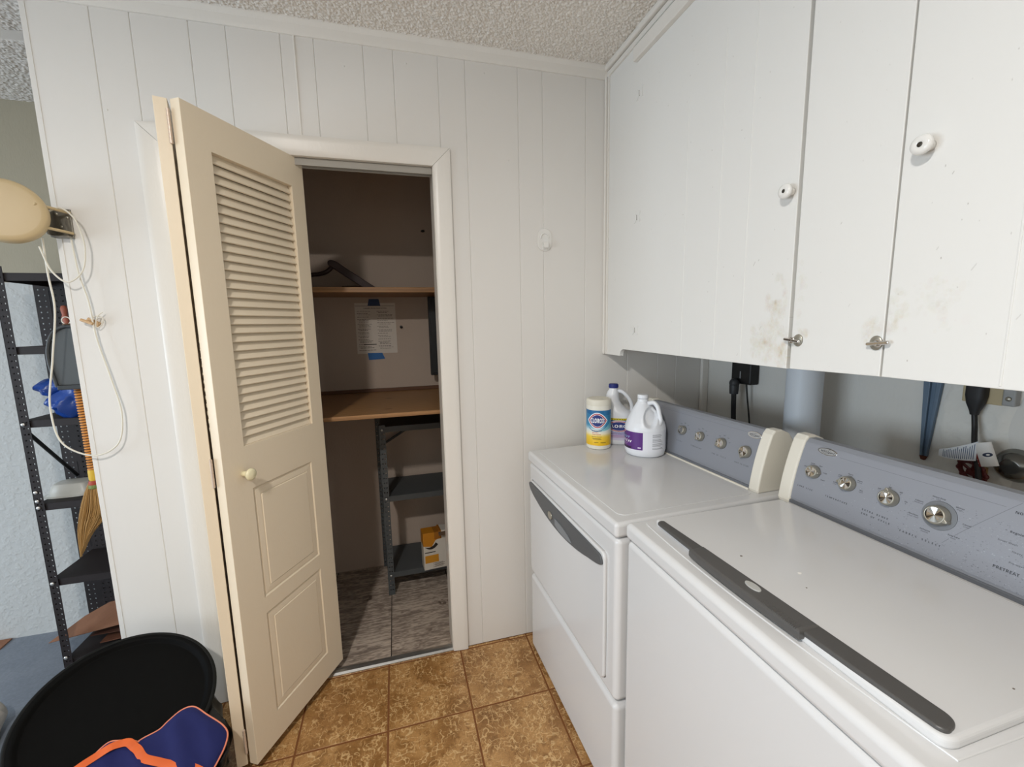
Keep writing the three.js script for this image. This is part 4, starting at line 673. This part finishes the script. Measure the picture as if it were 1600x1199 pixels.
{
  const t = thing('water_valve', 'dark red round valve wheel on a brass stem behind the washer console', 'valve', [1.334, 1.03, 1.024]);
  const w = [new THREE.TorusGeometry(0.024, 0.0048, 10, 36)]; for (let k = 0; k < 5; k++) w.push(rod(V(0, 0, 0), V(Math.cos(k * 1.2566) * 0.024, Math.sin(k * 1.2566) * 0.024, 0), 0.0032, 8)); for (let k = 0; k < 10; k++) w.push(new THREE.SphereGeometry(0.0062, 10, 8).translate(Math.cos(k * 0.6283) * 0.0255, Math.sin(k * 0.6283) * 0.0255, 0)); w.push(new THREE.CylinderGeometry(0.008, 0.008, 0.012, 14).rotateX(Math.PI / 2));
  part(t, 'hand_wheel', merge(w).scale(1.2, 1.2, 1).rotateY(-Math.PI / 2 - 0.25).rotateZ(0.35), std(0x5c1a18, 0.45));
  part(t, 'valve_stem', merge(rod(V(0, 0, 0), V(0.03, -0.006, 0.004), 0.007, 12), rod(V(0.028, -0.05, 0.004), V(0.028, 0.012, 0.004), 0.012, 16), rod(V(0.028, -0.006, 0.004), V(0.036, -0.006, 0.004), 0.01, 12)), M.brass);
  part(t, 'supply_hose', tube([[0.028, -0.045, 0.004], [0.027, -0.12, -0.002], [0.02, -0.3, -0.01]], 0.011, 20, 10), M.rubber);
}
solo('pipe_escutcheon', lathe([[0.0, 0.03], [0.016, 0.03], [0.019, 0.028], [0.028, 0.024], [0.036, 0.015], [0.0415, 0.0], [0.039, 0.0]].reverse(), 44).rotateZ(Math.PI / 2), std(0x85847f, 0.22, { metalness: 0.9 }), 'shiny domed metal wall flange at the right edge behind the washer', 'flange', [1.368, 1.062, 1.087]);

// ------------------------------------------------------------------ closet contents
solo('upper_shelf', rbox(-0.975, 0.545, 1.592, 1.6165, -0.798, -0.45, 0.002), M.pine, 'pine board shelf high in the closet with a dark curved wooden piece on it', 'shelf');
solo('lower_shelf', rbox(-0.975, 0.545, 1.043, 1.061, -0.798, -0.135, 0.002), M.pine, 'deep knotty pine shelf board at waist height in the closet', 'shelf');
solo('shelf_cleat', rbox(-0.975, 0.545, 1.0615, 1.08, -0.7985, -0.78, 0.002), std(0x5e3d26, 0.6), 'dark wooden strip along the back of the knotty lower closet shelf', 'strip');
{
  const t = thing('chair_back_rail', 'dark carved wooden chair piece with a slanted slat and curved arm on the upper shelf', 'wooden piece', [-0.3, 1.617, -0.62]);
  const W_ = (pts, d, z) => extr(pts, d, 0.004, [], 3, 16).translate(0, 0, z);
  const s = new THREE.Shape(); s.moveTo(0.1, 0.0); s.lineTo(0.166, 0.0); s.quadraticCurveTo(0.08, 0.055, -0.02, 0.128); s.quadraticCurveTo(-0.045, 0.145, -0.06, 0.143); s.quadraticCurveTo(-0.078, 0.138, -0.072, 0.12); s.quadraticCurveTo(-0.066, 0.112, -0.045, 0.1); s.quadraticCurveTo(0.04, 0.04, 0.1, 0.0);
  part(t, 'slat', W_(s, 0.026, 0), M.darkWood);
  part(t, 'curved_arm', tube([[-0.052, 0.122, 0.01], [-0.062, 0.104, 0.01], [-0.085, 0.086, 0.01], [-0.115, 0.076, 0.01], [-0.15, 0.072, 0.01], [-0.2, 0.06, 0.0], [-0.24, 0.03, -0.02], [-0.26, 0.012, -0.03]], 0.0105, 40, 10), M.darkWood);
  part(t, 'cross_rail', merge(rod(V(-0.02, 0.012, -0.04), V(0.1, 0.012, -0.02), 0.011, 10)), std(0x3a2418, 0.5));
}
{
  const t = thing('notice_paper', 'white typed notice held by two strips of blue tape on the closet wall', 'paper', [-0.17, 1.42, -0.8]);
  const pt = canvasTex(640, 830, (g, w, h) => {
    g.fillStyle = '#cfc6bc'; g.fillRect(0, 0, w, h); g.fillStyle = '#4a423e'; g.font = 'bold 26px serif'; g.textAlign = 'center'; g.fillText('Laundry Room Instructions', w / 2, 92);
    let s = 17; const r = () => { s = (s * 16807) % 2147483647; return s / 2147483647; };
    g.fillRect(10, 44, w - 30, 5);
    for (const x of [30, 340]) { let y = 130; while (y < 770) { const n = 1 + Math.floor(r() * 3); for (let k = 0; k < n && y < 780; k++, y += 21) { let q = x + (k ? 22 : 0); g.fillStyle = `rgba(74,66,62,${0.45 + 0.4 * r()})`; while (q < x + 150 + 110 * r()) { const l = 10 + 34 * r(); g.fillRect(q, y, l, 8); q += l + 8; } } y += 16; } }
    g.fillStyle = '#1c1614'; g.fillRect(105, 672, 205, 12);
  });
  part(t, 'sheet', new THREE.BoxGeometry(0.216, 0.28, 0.0006).translate(0, 0, 0.0012), std(0xffffff, 0.8, { map: pt }));
  part(t, 'tape_strip', extr([[-0.039, 0.125], [0.029, 0.125], [0.021, 0.162], [-0.031, 0.162]], 0.0006).translate(0, 0, 0.0016), std(0x17315e, 0.6), 'blue tape');
  part(t, 'tape_strip', extr([[-0.054, -0.137], [0.024, -0.138], [0.038, -0.172], [-0.05, -0.176]], 0.0006).translate(0, 0, 0.0016), std(0x1f5f9e, 0.6), 'blue tape');
}
solo('hanging_panel', merge(rbox(0.113, 0.3, 1.152, 1.588, -0.72, -0.69, 0.004), rbox(0.121, 0.292, 1.162, 1.578, -0.692, -0.686, 0.003)), std(0x15181a, 0.5), 'dark flat panel hanging below the upper closet shelf at the right', 'panel');
for (const [x, y, r] of [[-0.035, 1.425, 0.008]]) solo('wall_nail', merge(rod(V(0, 0, 0), V(0, 0, 0.012), 0.002, 8), new THREE.SphereGeometry(r, 12, 8).scale(1, 0.9, 0.4).translate(0, 0, 0.012)), M.black, 'dark nail head in the closet wall to the right of the taped notice', 'nail', [x, y, -0.8]);
solo('wall_nail', merge(rod(V(0, 0, 0), V(0, 0, 0.012), 0.002, 8), new THREE.SphereGeometry(0.009, 12, 8).scale(1.2, 0.8, 0.4).translate(0, 0, 0.012)), M.black, 'dark nail head high in the closet wall above the upper shelf', 'nail', [0.11, 1.953, -0.8]);
// slotted-angle post: two flanges with punched holes; corner at the origin, flanges along +x and -z (turned by quarter)
function anglePost(h, w, mat, parent, p, turn, pitch = 0.026) {
  const fl = (rows) => { const s = [[0, 0], [w, 0], [w, h], [0, h]], holes = []; for (const cx of rows) for (let y = 0.03; y < h - 0.02; y += pitch) { const q = new THREE.Path(); q.absarc(cx, y, 0.0036, 0, Math.PI * 2, true); holes.push(q); } return extr(s, 0.002, 0, holes, 1, 4); };
  const a = fl([w * 0.36, w * 0.74]), b = fl([w * 0.36, w * 0.74]).rotateY(Math.PI / 2).translate(0, 0, 0.002);
  const m = part(parent, 'post', merge(a, b), mat); m.position.set(...p); m.rotation.y = turn; return m;
}
{
  const t = thing('metal_shelf_unit', 'low grey slotted-angle steel shelf unit standing in the closet', 'shelf unit', [-0.18, -0.003, -0.49]), Dp = 0.295, Wx = 0.42, Hh = 0.935;
  anglePost(Hh, 0.033, M.rackGrey, t, [0, 0, 0], 0); anglePost(Hh, 0.033, M.rackGrey, t, [0, 0, -Dp], Math.PI / 2); anglePost(Hh, 0.033, M.rackGrey, t, [Wx, 0, 0], -Math.PI / 2); anglePost(Hh, 0.033, M.rackGrey, t, [Wx, 0, -Dp], Math.PI);
  for (const y of [0.125, 0.552, 0.925]) part(t, 'shelf', merge(rbox(0.003, Wx - 0.003, y - 0.003, y, -Dp + 0.003, -0.003, 0.001), rbox(0.003, Wx - 0.003, y - 0.03, y, -0.006, -0.0035, 0.001), rbox(0.003, Wx - 0.003, y - 0.03, y, -Dp + 0.0035, -Dp + 0.006, 0.001), rbox(0.003, 0.005, y - 0.03, y, -Dp + 0.004, -0.004, 0.0005), rbox(Wx - 0.005, Wx - 0.003, y - 0.03, y, -Dp + 0.004, -0.004, 0.0005)), M.rackGrey);
  part(t, 'brace', merge(rod(V(0.01, 0.76, -Dp + 0.008), V(0.3, 0.93, -Dp + 0.008), 0.007, 6)), M.rackGrey, 'diagonal brace');
  for (const y of [0.54, 0.91, 0.11]) part(t, 'bolt', lathe([[0, 0], [0.006, 0], [0.005, 0.003], [0, 0.004]], 12).rotateX(Math.PI / 2).translate(0.017, y, 0.002), M.bolt);
}
{
  const t = thing('carton', 'crumpled white and orange printed carton on the lowest grey closet shelf', 'carton', [0.004, 0.1225, -0.53]);
  const ct = canvasTex(512, 512, (g, w, h) => { g.fillStyle = '#cfc8bd'; g.fillRect(0, 0, w, h); g.fillStyle = '#c07c14'; g.beginPath(); g.moveTo(0, 0); g.lineTo(w * 0.62, 0); g.lineTo(w * 0.6, h * 0.2); g.lineTo(w * 0.42, h * 0.24); g.lineTo(w * 0.28, h * 0.4); g.lineTo(0, h * 0.36); g.fill(); g.fillStyle = '#9a5f10'; g.fillRect(w * 0.38, 0, w * 0.24, h * 0.22); g.fillStyle = '#241a14'; g.beginPath(); g.moveTo(w * 0.03, h * 0.38); g.quadraticCurveTo(w * 0.28, h * 0.56, w * 0.5, h * 0.36); g.lineTo(w * 0.42, h * 0.3); g.quadraticCurveTo(w * 0.28, h * 0.46, w * 0.03, h * 0.38); g.fill(); g.fillRect(w * 0.04, h * 0.53, w * 0.36, 12); g.fillStyle = '#c98a22'; g.fillRect(w * 0.04, h * 0.62, w * 0.46, h * 0.2); g.fillStyle = '#b9853a'; g.fillRect(w * 0.78, h * 0.78, w * 0.22, h * 0.16); g.fillStyle = '#3a2a1c'; for (let k = 0; k < 5; k++) g.fillRect(w * (0.3 + 0.06 * (k % 2)), h * (0.84 + k * 0.025), w * 0.34, 5); g.fillRect(w * 0.9, h * 0.42, w * 0.06, h * 0.08); });
  const g = extr([[0, 0], [0.15, 0.0], [0.158, 0.2], [0.09, 0.21], [0.086, 0.203], [0.0, 0.205]], 0.08, 0.002), p = g.attributes.position, uv = g.attributes.uv; for (let i = 0; i < p.count; i++) uv.setXY(i, p.getX(i) / 0.158, p.getY(i) / 0.21);
  part(t, 'box_body', g.rotateX(-0.04).rotateY(0.1), std(0xffffff, 0.6, { map: ct }));
  part(t, 'torn_flap', rbox(0.09, 0.156, 0.206, 0.209, 0.03, 0.075, 0.001).rotateX(0.1).translate(0, 0, 0.0), std(0x6b5540, 0.8));
}

// ------------------------------------------------------------------ left side: storage rack and what hangs there
const GF = -0.09;
{
  const t = thing('storage_rack', 'tall dark brown slotted steel rack against the rough white wall', 'rack', [-1.615, GF, -0.515]), Dp = 0.285, Wx = 0.56, Hh = 1.79, sh = [1.765, 1.465, 1.155, 0.785, 0.43, 0.035];
  anglePost(Hh, 0.034, M.rackBrown, t, [0, 0, 0], 0); anglePost(Hh, 0.06, M.rackBrown, t, [0, 0, -Dp], Math.PI / 2); anglePost(Hh, 0.034, M.rackBrown, t, [Wx, 0, 0], -Math.PI / 2); anglePost(Hh, 0.034, M.rackBrown, t, [Wx, 0, -Dp], Math.PI);
  const back = anglePost(Hh, 0.066, M.rackBrown, t, [0, 0, -Dp + 0.002], 0);
  for (const y of sh) part(t, 'shelf', merge(rbox(0.003, Wx - 0.003, y - 0.003, y, -Dp + 0.005, -0.003, 0.001), rbox(0.003, Wx - 0.003, y - 0.032, y, -0.006, -0.0035, 0.001), rbox(0.003, Wx - 0.003, y - 0.032, y, -Dp + 0.0055, -Dp + 0.008, 0.001), rbox(0.003, 0.005, y - 0.032, y, -Dp + 0.004, -0.004, 0.0005)), M.rackBrown);
  part(t, 'brace', rod(V(0.008, 1.1, -0.02), V(0.008, 0.83, -Dp + 0.03), 0.008, 6), M.black, 'black diagonal brace');
  for (const y of [1.14, 0.84, 0.8, 0.77, 0.415, 0.05]) part(t, 'bolt', lathe([[0, 0], [0.0085, 0], [0.0075, 0.004], [0.004, 0.0062], [0, 0.0066]], 14).rotateX(Math.PI / 2).translate(0.013, y, 0.002), M.bolt);
}
{
  const t = thing('straw_broom', 'short straw broom with an orange wound handle hanging at the end of the wall', 'broom', [-1.125, 0.66, -0.06]);
  const up = [[0, 0.26], [0.001, 0.42], [-0.004, 0.58], [-0.006, 0.8]];
  part(t, 'handle', tube(up.map(([x, y]) => [x, y, 0]), 0.0105, 40, 14), std(0x5a3a1c, 0.6));
  const wind = []; for (let k = 0; k < 40; k++) { const y = 0.295 + k * 0.0095, x = y < 0.42 ? lerp(0, 0.001, (y - 0.26) / 0.16) : lerp(0.001, -0.005, (y - 0.42) / 0.3); wind.push(new THREE.TorusGeometry(0.0105, 0.0034, 8, 20).rotateX(Math.PI / 2).rotateZ(0.08).translate(x, y, 0)); }
  part(t, 'wound_cord', merge(wind), std(0xd08a3c, 0.5), 'orange cord wound in rings');
  part(t, 'yellow_band', lathe([[0.012, 0.252], [0.0135, 0.258], [0.0138, 0.285], [0.0125, 0.292]], 24), std(0xd8b23a, 0.5));
  part(t, 'red_band', lathe([[0.016, 0.238], [0.0165, 0.244], [0.0145, 0.253]], 24), std(0xa4402a, 0.55)); part(t, 'green_band', lathe([[0.0185, 0.226], [0.0185, 0.233], [0.0165, 0.2385]], 24), std(0x6c7a3a, 0.55));
  const st = []; for (let k = 0; k < 520; k++) { // strands swept to one side, longest on the far left
    const a = rnd() * 6.283, q = Math.sqrt(rnd()), c = Math.cos(a) * q, d = Math.sin(a) * q, e = rr(0, 0.03);
    st.push(tube([[c * 0.016, 0.246, d * 0.013], [c * 0.034 - 0.003, 0.2, d * 0.018], [c * 0.046 - 0.01, 0.14, d * 0.022], [c * 0.042 - 0.03, 0.08 + c * 0.022 + e * 0.6, d * 0.02], [c * 0.022 - 0.055 + e * 0.4, 0.018 + c * 0.05 + e, d * 0.014]], rr(0.0008, 0.0015), 7, 4)); }
  const b = part(t, 'bristles', merge(st), std(0xa8814a, 0.75)); b.userData.kind = 'stuff';
  part(t, 'hanging_loop', new THREE.TorusGeometry(0.012, 0.0016, 8, 20).translate(-0.006, 0.81, 0), M.cord);
}
{
  const t = thing('dustpan', 'dark grey plastic dustpan hanging in front of the broom handle', 'dustpan', [-1.135, 1.245, -0.035]);
  const s = new THREE.Shape(); s.moveTo(-0.028, 0.004); s.lineTo(0.04, 0.008); s.lineTo(0.04, 0.206); s.lineTo(0.012, 0.205); s.quadraticCurveTo(-0.018, 0.185, -0.037, 0.135); s.quadraticCurveTo(-0.043, 0.1, -0.028, 0.004);
  part(t, 'pan', extr(s, 0.004, 0.0012, [], 2, 20), std(0x4b4f51, 0.45));
  part(t, 'rolled_lip', tube([[0.04, 0.205, 0.008], [0.012, 0.204, 0.008], [-0.018, 0.184, 0.008], [-0.037, 0.135, 0.008], [-0.04, 0.09, 0.008], [-0.03, 0.006, 0.006]], 0.0052, 40, 8), std(0x3a3d3f, 0.45));
  part(t, 'front_edge', rbox(-0.027, 0.04, -0.004, 0.012, -0.002, 0.014, 0.003), std(0x2f3234, 0.45));
}
solo('hand_tool', merge(rod(V(0, -0.1, 0), V(0.002, 0.02, 0), 0.011, 14), lathe([[0, 0.07], [0.008, 0.068], [0.012, 0.055], [0.0105, 0.04], [0.0085, 0.03], [0.0115, 0.02], [0.0105, 0.0]].reverse(), 18)), std(0xa9604c, 0.5), 'red wooden tool handle sticking up behind the grey dustpan', 'tool', [-1.437, 1.4765, -0.575]);
function crumple(geo, amp, f, sd) { // facets and folds: moved vertices, then flat-ish shading
  const g = mergeVertices(geo), p = g.attributes.position, n = (sd % 2 ? N1 : N2);
  for (let i = 0; i < p.count; i++) { const x = p.getX(i), y = p.getY(i), z = p.getZ(i), l = Math.hypot(x, y, z) || 1, r = 1 - Math.abs(2 * n((x + y * 0.7) * f + 40 + sd, (z - y * 0.6) * f + 40, 256) - 1), q = 1 - Math.abs(2 * N3((z + x) * f * 1.7 + 60, (y * 1.3 - x) * f * 1.7 + 60, 256) - 1), k = 1 + (amp * (r - 0.5) + amp * 0.6 * (q - 0.5)) / l; p.setXYZ(i, x * k, y * k, z * k); }
  g.computeVertexNormals(); return boxUV(toCreasedNormals(g, 0.6));
}
{ const g = crumple(new THREE.IcosahedronGeometry(0.09, 14).scale(1.15, 0.75, 0.7), 0.05, 14, 3); solo('plastic_sack', merge(g, crumple(new THREE.IcosahedronGeometry(0.05, 12).scale(1.3, 0.6, 0.7), 0.03, 20, 5).translate(-0.075, 0.055, 0.02)), std(0x1d4596, 0.3), 'crumpled shiny blue plastic sack on the rack behind the broom', 'sack', [-1.41, 1.15, -0.57]); }
{
  const t = thing('plastic_scoop', 'pale grey plastic tray lying upside down on the rack beside the broom', 'tray', [-1.545, 0.6955, -0.64]);
  part(t, 'tray_shell', loft([[0.0, 0, 0, 0.105, 0.07, 3], [0.004, 0, 0, 0.1, 0.067, 3], [0.006, 0, 0, 0.088, 0.06, 3], [0.03, 0, 0, 0.076, 0.052, 3.4], [0.05, 0, 0, 0.066, 0.044, 3.6], [0.055, 0, 0, 0.058, 0.038, 3.6], [0.056, 0, 0, 0.001, 0.001, 2]], 48), std(0xc4c3bc, 0.35));
}
// sheets of brown cardboard on the lowest rack shelf and on the floor
const cardTex = tex(256, 256, (u, v) => mix3([124, 84, 62], [152, 108, 82], clamp(0.4 + 0.6 * fbm(N2, u, v, 8) + 0.12 * Math.sin(v * 6.283 * 40))), true, 1 / 0.3);
const card = (pts, th, p, rx, ry, rz, label, col = 0xffffff) => { const g = boxUV(faceUp(extr(pts, th, 0.0008))); g.rotateX(rx).rotateZ(rz).rotateY(ry); solo('cardboard_sheet', g, std(col, 0.8, { map: cardTex }), label, 'cardboard', p); };
card([[-0.15, -0.06], [0.35, -0.07], [0.36, 0.09], [0.02, 0.1], [-0.06, 0.05]], 0.004, [-1.55, 0.045, -0.63], 0.3, 0.0, 0.14, 'brown cardboard sheet lying topmost on the lowest rack shelf');
card([[-0.05, -0.06], [0.36, -0.07], [0.34, 0.1], [0.0, 0.1]], 0.004, [-1.5, 0.0, -0.65], 0.06, -0.05, 0.06, 'dark brown cardboard sheet under the top one on the lowest rack shelf', 0x8a7468);
card([[-0.05, -0.08], [0.3, -0.08], [0.32, 0.1], [-0.03, 0.1]], 0.004, [-1.46, -0.03, -0.65], 0.03, 0.08, 0.03, 'brown cardboard sheet lowest in the pile on the rack bottom', 0xb09a8c);
card([[-0.12, -0.06], [0.075, -0.015], [0.07, 0.06], [-0.12, 0.06]], 0.006, [-2.08, GF + 0.001, -0.76], 0, 0, 0, 'tan cardboard corner lying on the blue floor at the left edge');

// clothesline reel on its bracket, with the white line hanging in loops
{
  const t = thing('clothesline_reel', 'round cream clothesline reel held by a galvanised bracket at the wall end', 'reel', [-1.137, 1.78, 0.1]);
  const R = 0.09; // dished round case, axis towards the room
  part(t, 'reel_case', lathe([[0.0004, 0.024], [R * 0.4, 0.024], [R * 0.82, 0.0235], [R * 0.93, 0.021], [R * 0.985, 0.015], [R, 0.006], [R, -0.006], [R * 0.985, -0.014], [R * 0.92, -0.02], [0, -0.022]].reverse(), 56).rotateX(Math.PI / 2 - 0.1).rotateY(0.42), M.cream);
  for (const y of [0.022, -0.04]) part(t, 'bracket_arm', rod(V(0.066, y + 0.004, -0.005), V(0.1, y, -0.092), 0.0045, 10), M.cream);
  part(t, 'bracket_plate', merge(rbox(0.054, 0.1, -0.052, 0.034, -0.1, -0.095, 0.002), rbox(0.054, 0.1, -0.056, -0.05, -0.1, -0.07, 0.002), rbox(0.052, 0.058, -0.05, 0.03, -0.1, -0.06, 0.002)), M.galv, 'dark mottled galvanised plate');
  for (const [x, y] of [[0.064, 0.018], [0.09, 0.008], [0.072, -0.02], [0.092, -0.042]]) part(t, 'screw', new THREE.SphereGeometry(0.0042, 12, 8).scale(1, 1, 0.5).translate(x, y, -0.0945), M.satin);
}
solo('clothesline', merge(
  tube([[-1.085, 1.715, 0.06], [-1.101, 1.609, 0.035], [-1.1, 1.51, 0.032], [-1.128, 1.35, 0.03], [-1.156, 1.186, 0.03], [-1.137, 1.067, 0.03], [-1.057, 1.022, 0.03], [-0.994, 1.054, 0.028], [-0.971, 1.151, 0.026], [-0.989, 1.281, 0.022], [-1.011, 1.408, 0.02], [-1.017, 1.53, 0.022], [-1.028, 1.609, 0.026], [-1.042, 1.725, 0.012]], 0.0027, 160, 8),
  tube([[-1.075, 1.795, 0.04], [-1.04, 1.808, 0.045], [-1.012, 1.786, 0.045], [-0.997, 1.735, 0.042], [-0.995, 1.685, 0.04], [-1.012, 1.617, 0.04], [-1.05, 1.586, 0.045], [-1.08, 1.616, 0.05], [-1.096, 1.69, 0.06]], 0.0025, 90, 8)), M.cord, 'thin white plastic clothesline hanging in two loops at the wall end', 'line');
{
  const t = thing('line_cleat', 'small tan cleat hook on the wall holding the white clothesline', 'hook', [-1.02, 1.46, 0.0]);
  part(t, 'cleat_plate', merge(rbox(-0.022, 0.016, -0.009, 0.009, 0.0, 0.006, 0.003).rotateZ(-0.5), rod(V(-0.006, 0.004, 0.002), V(-0.008, 0.006, 0.024), 0.004, 10), rod(V(-0.024, 0.01, 0.022), V(0.008, -0.004, 0.026), 0.0048, 10)), std(0xc9a67c, 0.5));
  part(t, 'twist_tie', tube([[0.0, 0.012, 0.02], [0.016, 0.022, 0.016], [0.03, 0.014, 0.014], [0.026, -0.006, 0.014], [0.012, -0.016, 0.018], [0.02, 0.02, 0.02], [0.034, 0.034, 0.016]], 0.0016, 50, 6), M.cord);
}

// black bag, round lid and blue padded bag on the floor at the left
const LC = V(-0.929, 0.309, 0.317), LN = V(0.221, 0.915, 0.338).normalize(), E1 = V(1, 0, 0).addScaledVector(LN, -LN.x).normalize(), E2 = LN.clone().cross(E1).normalize(); // E2 ~ away from the camera
{
  const g = crumple(new THREE.IcosahedronGeometry(0.28, 40).scale(0.86, 1.3, 0.86), 0.05, 7, 2), p = g.attributes.position, c = V(-0.9, 0.13, 0.43);
  for (let i = 0; i < p.count; i++) { const x = p.getX(i) + c.x, z = p.getZ(i) + c.z, top = LC.y - ((x - LC.x) * LN.x + (z - LC.z) * LN.z) / LN.y - 0.0165; p.setY(i, clamp(p.getY(i), 0.002 - c.y, top - c.y)); }
  g.computeVertexNormals(); solo('black_bag', g, std(0x060607, 0.35), 'full black plastic bag on the tiles under the round black lid', 'bag', c.toArray());
}
{
  const R = 0.235, g = lathe([[0, -0.008], [R * 0.86, -0.008], [R * 0.88, -0.006], [R * 0.9, 0.004], [R * 0.925, 0.0075], [R * 0.975, 0.0065], [R, 0.0], [R, -0.012], [R * 0.98, -0.013], [R * 0.97, -0.006], [R * 0.9, -0.001], [R * 0.87, -0.012], [0, -0.012]].reverse(), 96);
  g.applyQuaternion(new THREE.Quaternion().setFromUnitVectors(V(0, 1, 0), LN));
  const t = thing('round_lid', 'large round black plastic lid with a raised rim, lying tilted on a black bag', 'lid', LC.toArray());
  part(t, 'lid_disc', g, new THREE.MeshPhysicalMaterial({ color: 0x040404, roughness: 0.7, specularIntensity: 0.25 }));
  const rim = new THREE.TorusGeometry(R - 0.006, 0.0075, 12, 96).rotateX(Math.PI / 2); rim.applyQuaternion(new THREE.Quaternion().setFromUnitVectors(V(0, 1, 0), LN)); part(t, 'rolled_rim', rim, new THREE.MeshPhysicalMaterial({ color: 0x0a0b0a, roughness: 0.6, specularIntensity: 0.5 }));
}
{
  // bag lies on the lid's right front and spills over its edge; drawn in the lid's plane (a to the right, b away from the camera)
  const t = thing('padded_bag', 'bright blue padded bag with orange piping and strap, lying on the black lid', 'bag', LC.toArray());
  const to = (x, y, z) => { const d = V(x, y, z).sub(LC); return [d.dot(E1), d.dot(E2)]; };
  const A = [to(-0.797, 0.281, 0.397), to(-0.785, 0.284, 0.379), to(-0.76, 0.29, 0.352), to(-0.735, 0.29, 0.345), to(-0.69, 0.264, 0.366), to(-0.64, 0.24, 0.395), to(-0.623, 0.234, 0.415), to(-0.621, 0.221, 0.443), to(-0.633, 0.206, 0.491), to(-0.66, 0.2, 0.58), to(-0.8, 0.2, 0.62), to(-0.86, 0.24, 0.53), to(-0.845, 0.275, 0.43)];
  const B = [to(-0.97, 0.28, 0.53), to(-0.936, 0.286, 0.472), to(-0.904, 0.296, 0.424), to(-0.885, 0.29, 0.42), to(-0.84, 0.28, 0.425), to(-0.79, 0.27, 0.46), to(-0.75, 0.25, 0.54), to(-0.8, 0.22, 0.64), to(-0.95, 0.22, 0.64)];
  const blue = std(0x0d1757, 0.8, { bumpMap: fabricTex, bumpScale: 0.0004 }), orange = std(0xe0662c, 0.6), pipe = std(0xe98a6a, 0.5);
  const pad = (pts, h, z0) => { // pillow: grid inside the outline, height from the distance to it
    const c = new THREE.CatmullRomCurve3(pts.map(([a, b]) => V(a, b, 0)), true, 'centripetal'), o = c.getSpacedPoints(120), ce = o.reduce((s, p) => s.add(p), V(0, 0, 0)).multiplyScalar(1 / o.length), pos = [], idx = [], K = 16, n = o.length - 1;
    for (const sgn of [1, -1]) for (let k = 0; k <= K; k++) for (let i = 0; i <= n; i++) { const s = k / K, p = o[i].clone().lerp(ce, s), w = sgn > 0 ? 0.006 * (fbm(N1, p.x * 2, p.y * 2, 12, 3) - 0.5) * smooth(0, 0.3, s) + 0.004 * Math.sin(p.x * 70 + p.y * 40) * smooth(0.05, 0.4, s) : 0; pos.push(p.x, p.y, z0 + sgn * (h / 2) * Math.sqrt(clamp(1 - (1 - s) ** 4)) + w); }
    const S = (K + 1) * (n + 1); for (const f of [0, 1]) for (let k = 0; k < K; k++) for (let i = 0; i < n; i++) { const a = f * S + k * (n + 1) + i, b = a + 1, c2 = a + n + 1, d = c2 + 1; f ? idx.push(a, c2, b, b, c2, d) : idx.push(a, b, c2, b, d, c2); }
    const g = new THREE.BufferGeometry(); g.setAttribute('position', new THREE.Float32BufferAttribute(pos, 3)); g.setIndex(idx); g.computeVertexNormals(); return [boxUV(g), o.map((p) => V(p.x, p.y, z0))];
  };
  const [ga, oa] = pad(A, 0.034, 0.03), [gb, ob] = pad(B, 0.036, 0.034);
  const m = new THREE.Matrix4().makeBasis(E1, E2, E1.clone().cross(E2)), s = E1.clone().cross(E2).dot(LN) > 0 ? 1 : -1; if (s < 0) m.multiply(new THREE.Matrix4().makeScale(1, 1, -1));
  const put = (g) => g.applyMatrix4(m);
  part(t, 'padded_flap', put(ga), blue); part(t, 'padded_flap', put(gb), blue);
  part(t, 'piping', put(tube(oa.slice(0, -1), 0.0026, 160, 8, true)), pipe); part(t, 'piping', put(tube(ob.slice(0, -1), 0.0024, 160, 8, true)), pipe);
  const sp = [to(-0.945, 0.29, 0.5), to(-0.9, 0.29, 0.455), to(-0.86, 0.29, 0.437), to(-0.83, 0.28, 0.45), to(-0.8, 0.27, 0.475), to(-0.74, 0.25, 0.49), to(-0.68, 0.23, 0.5), to(-0.64, 0.21, 0.52)].map(([a, b], k) => V(a, b, 0.056 - 0.002 * k)), cu = new THREE.CatmullRomCurve3(sp), pos = [], idx = [], n = 60;
  for (let i = 0; i <= n; i++) { const p = cu.getPoint(i / n), tg = cu.getTangent(i / n), q = V(-tg.y, tg.x, 0).normalize().multiplyScalar(0.0095); for (const [k, dz] of [[1, 0], [1, 0.003], [-1, 0.003], [-1, 0]]) pos.push(p.x + q.x * k, p.y + q.y * k, p.z + dz + 0.002 * Math.sin(i * 0.7)); }
  for (let i = 0; i < n; i++) for (let k = 0; k < 4; k++) { const a = i * 4 + k, b = i * 4 + ((k + 1) % 4); idx.push(a, b, a + 4, b, b + 4, a + 4); }
  const sg = new THREE.BufferGeometry(); sg.setAttribute('position', new THREE.Float32BufferAttribute(pos, 3)); sg.setIndex(idx); sg.computeVertexNormals();
  part(t, 'strap', put(boxUV(sg)), orange, 'flat orange webbing strap');
}
solo('white_bundle', crumple(new THREE.IcosahedronGeometry(0.1, 14).scale(1, 0.8, 1), 0.03, 10, 4), std(0xcfc9be, 0.6), 'small white bundle on the blue floor at the lower left edge', 'bundle', [-1.68, -0.02, -0.13]);

scene.traverse((o) => { if (o.isMesh) o.castShadow = o.receiveShadow = true; if (o.isLight && !o.isRectAreaLight) o.castShadow = true; });
renderer.render(scene, camera);
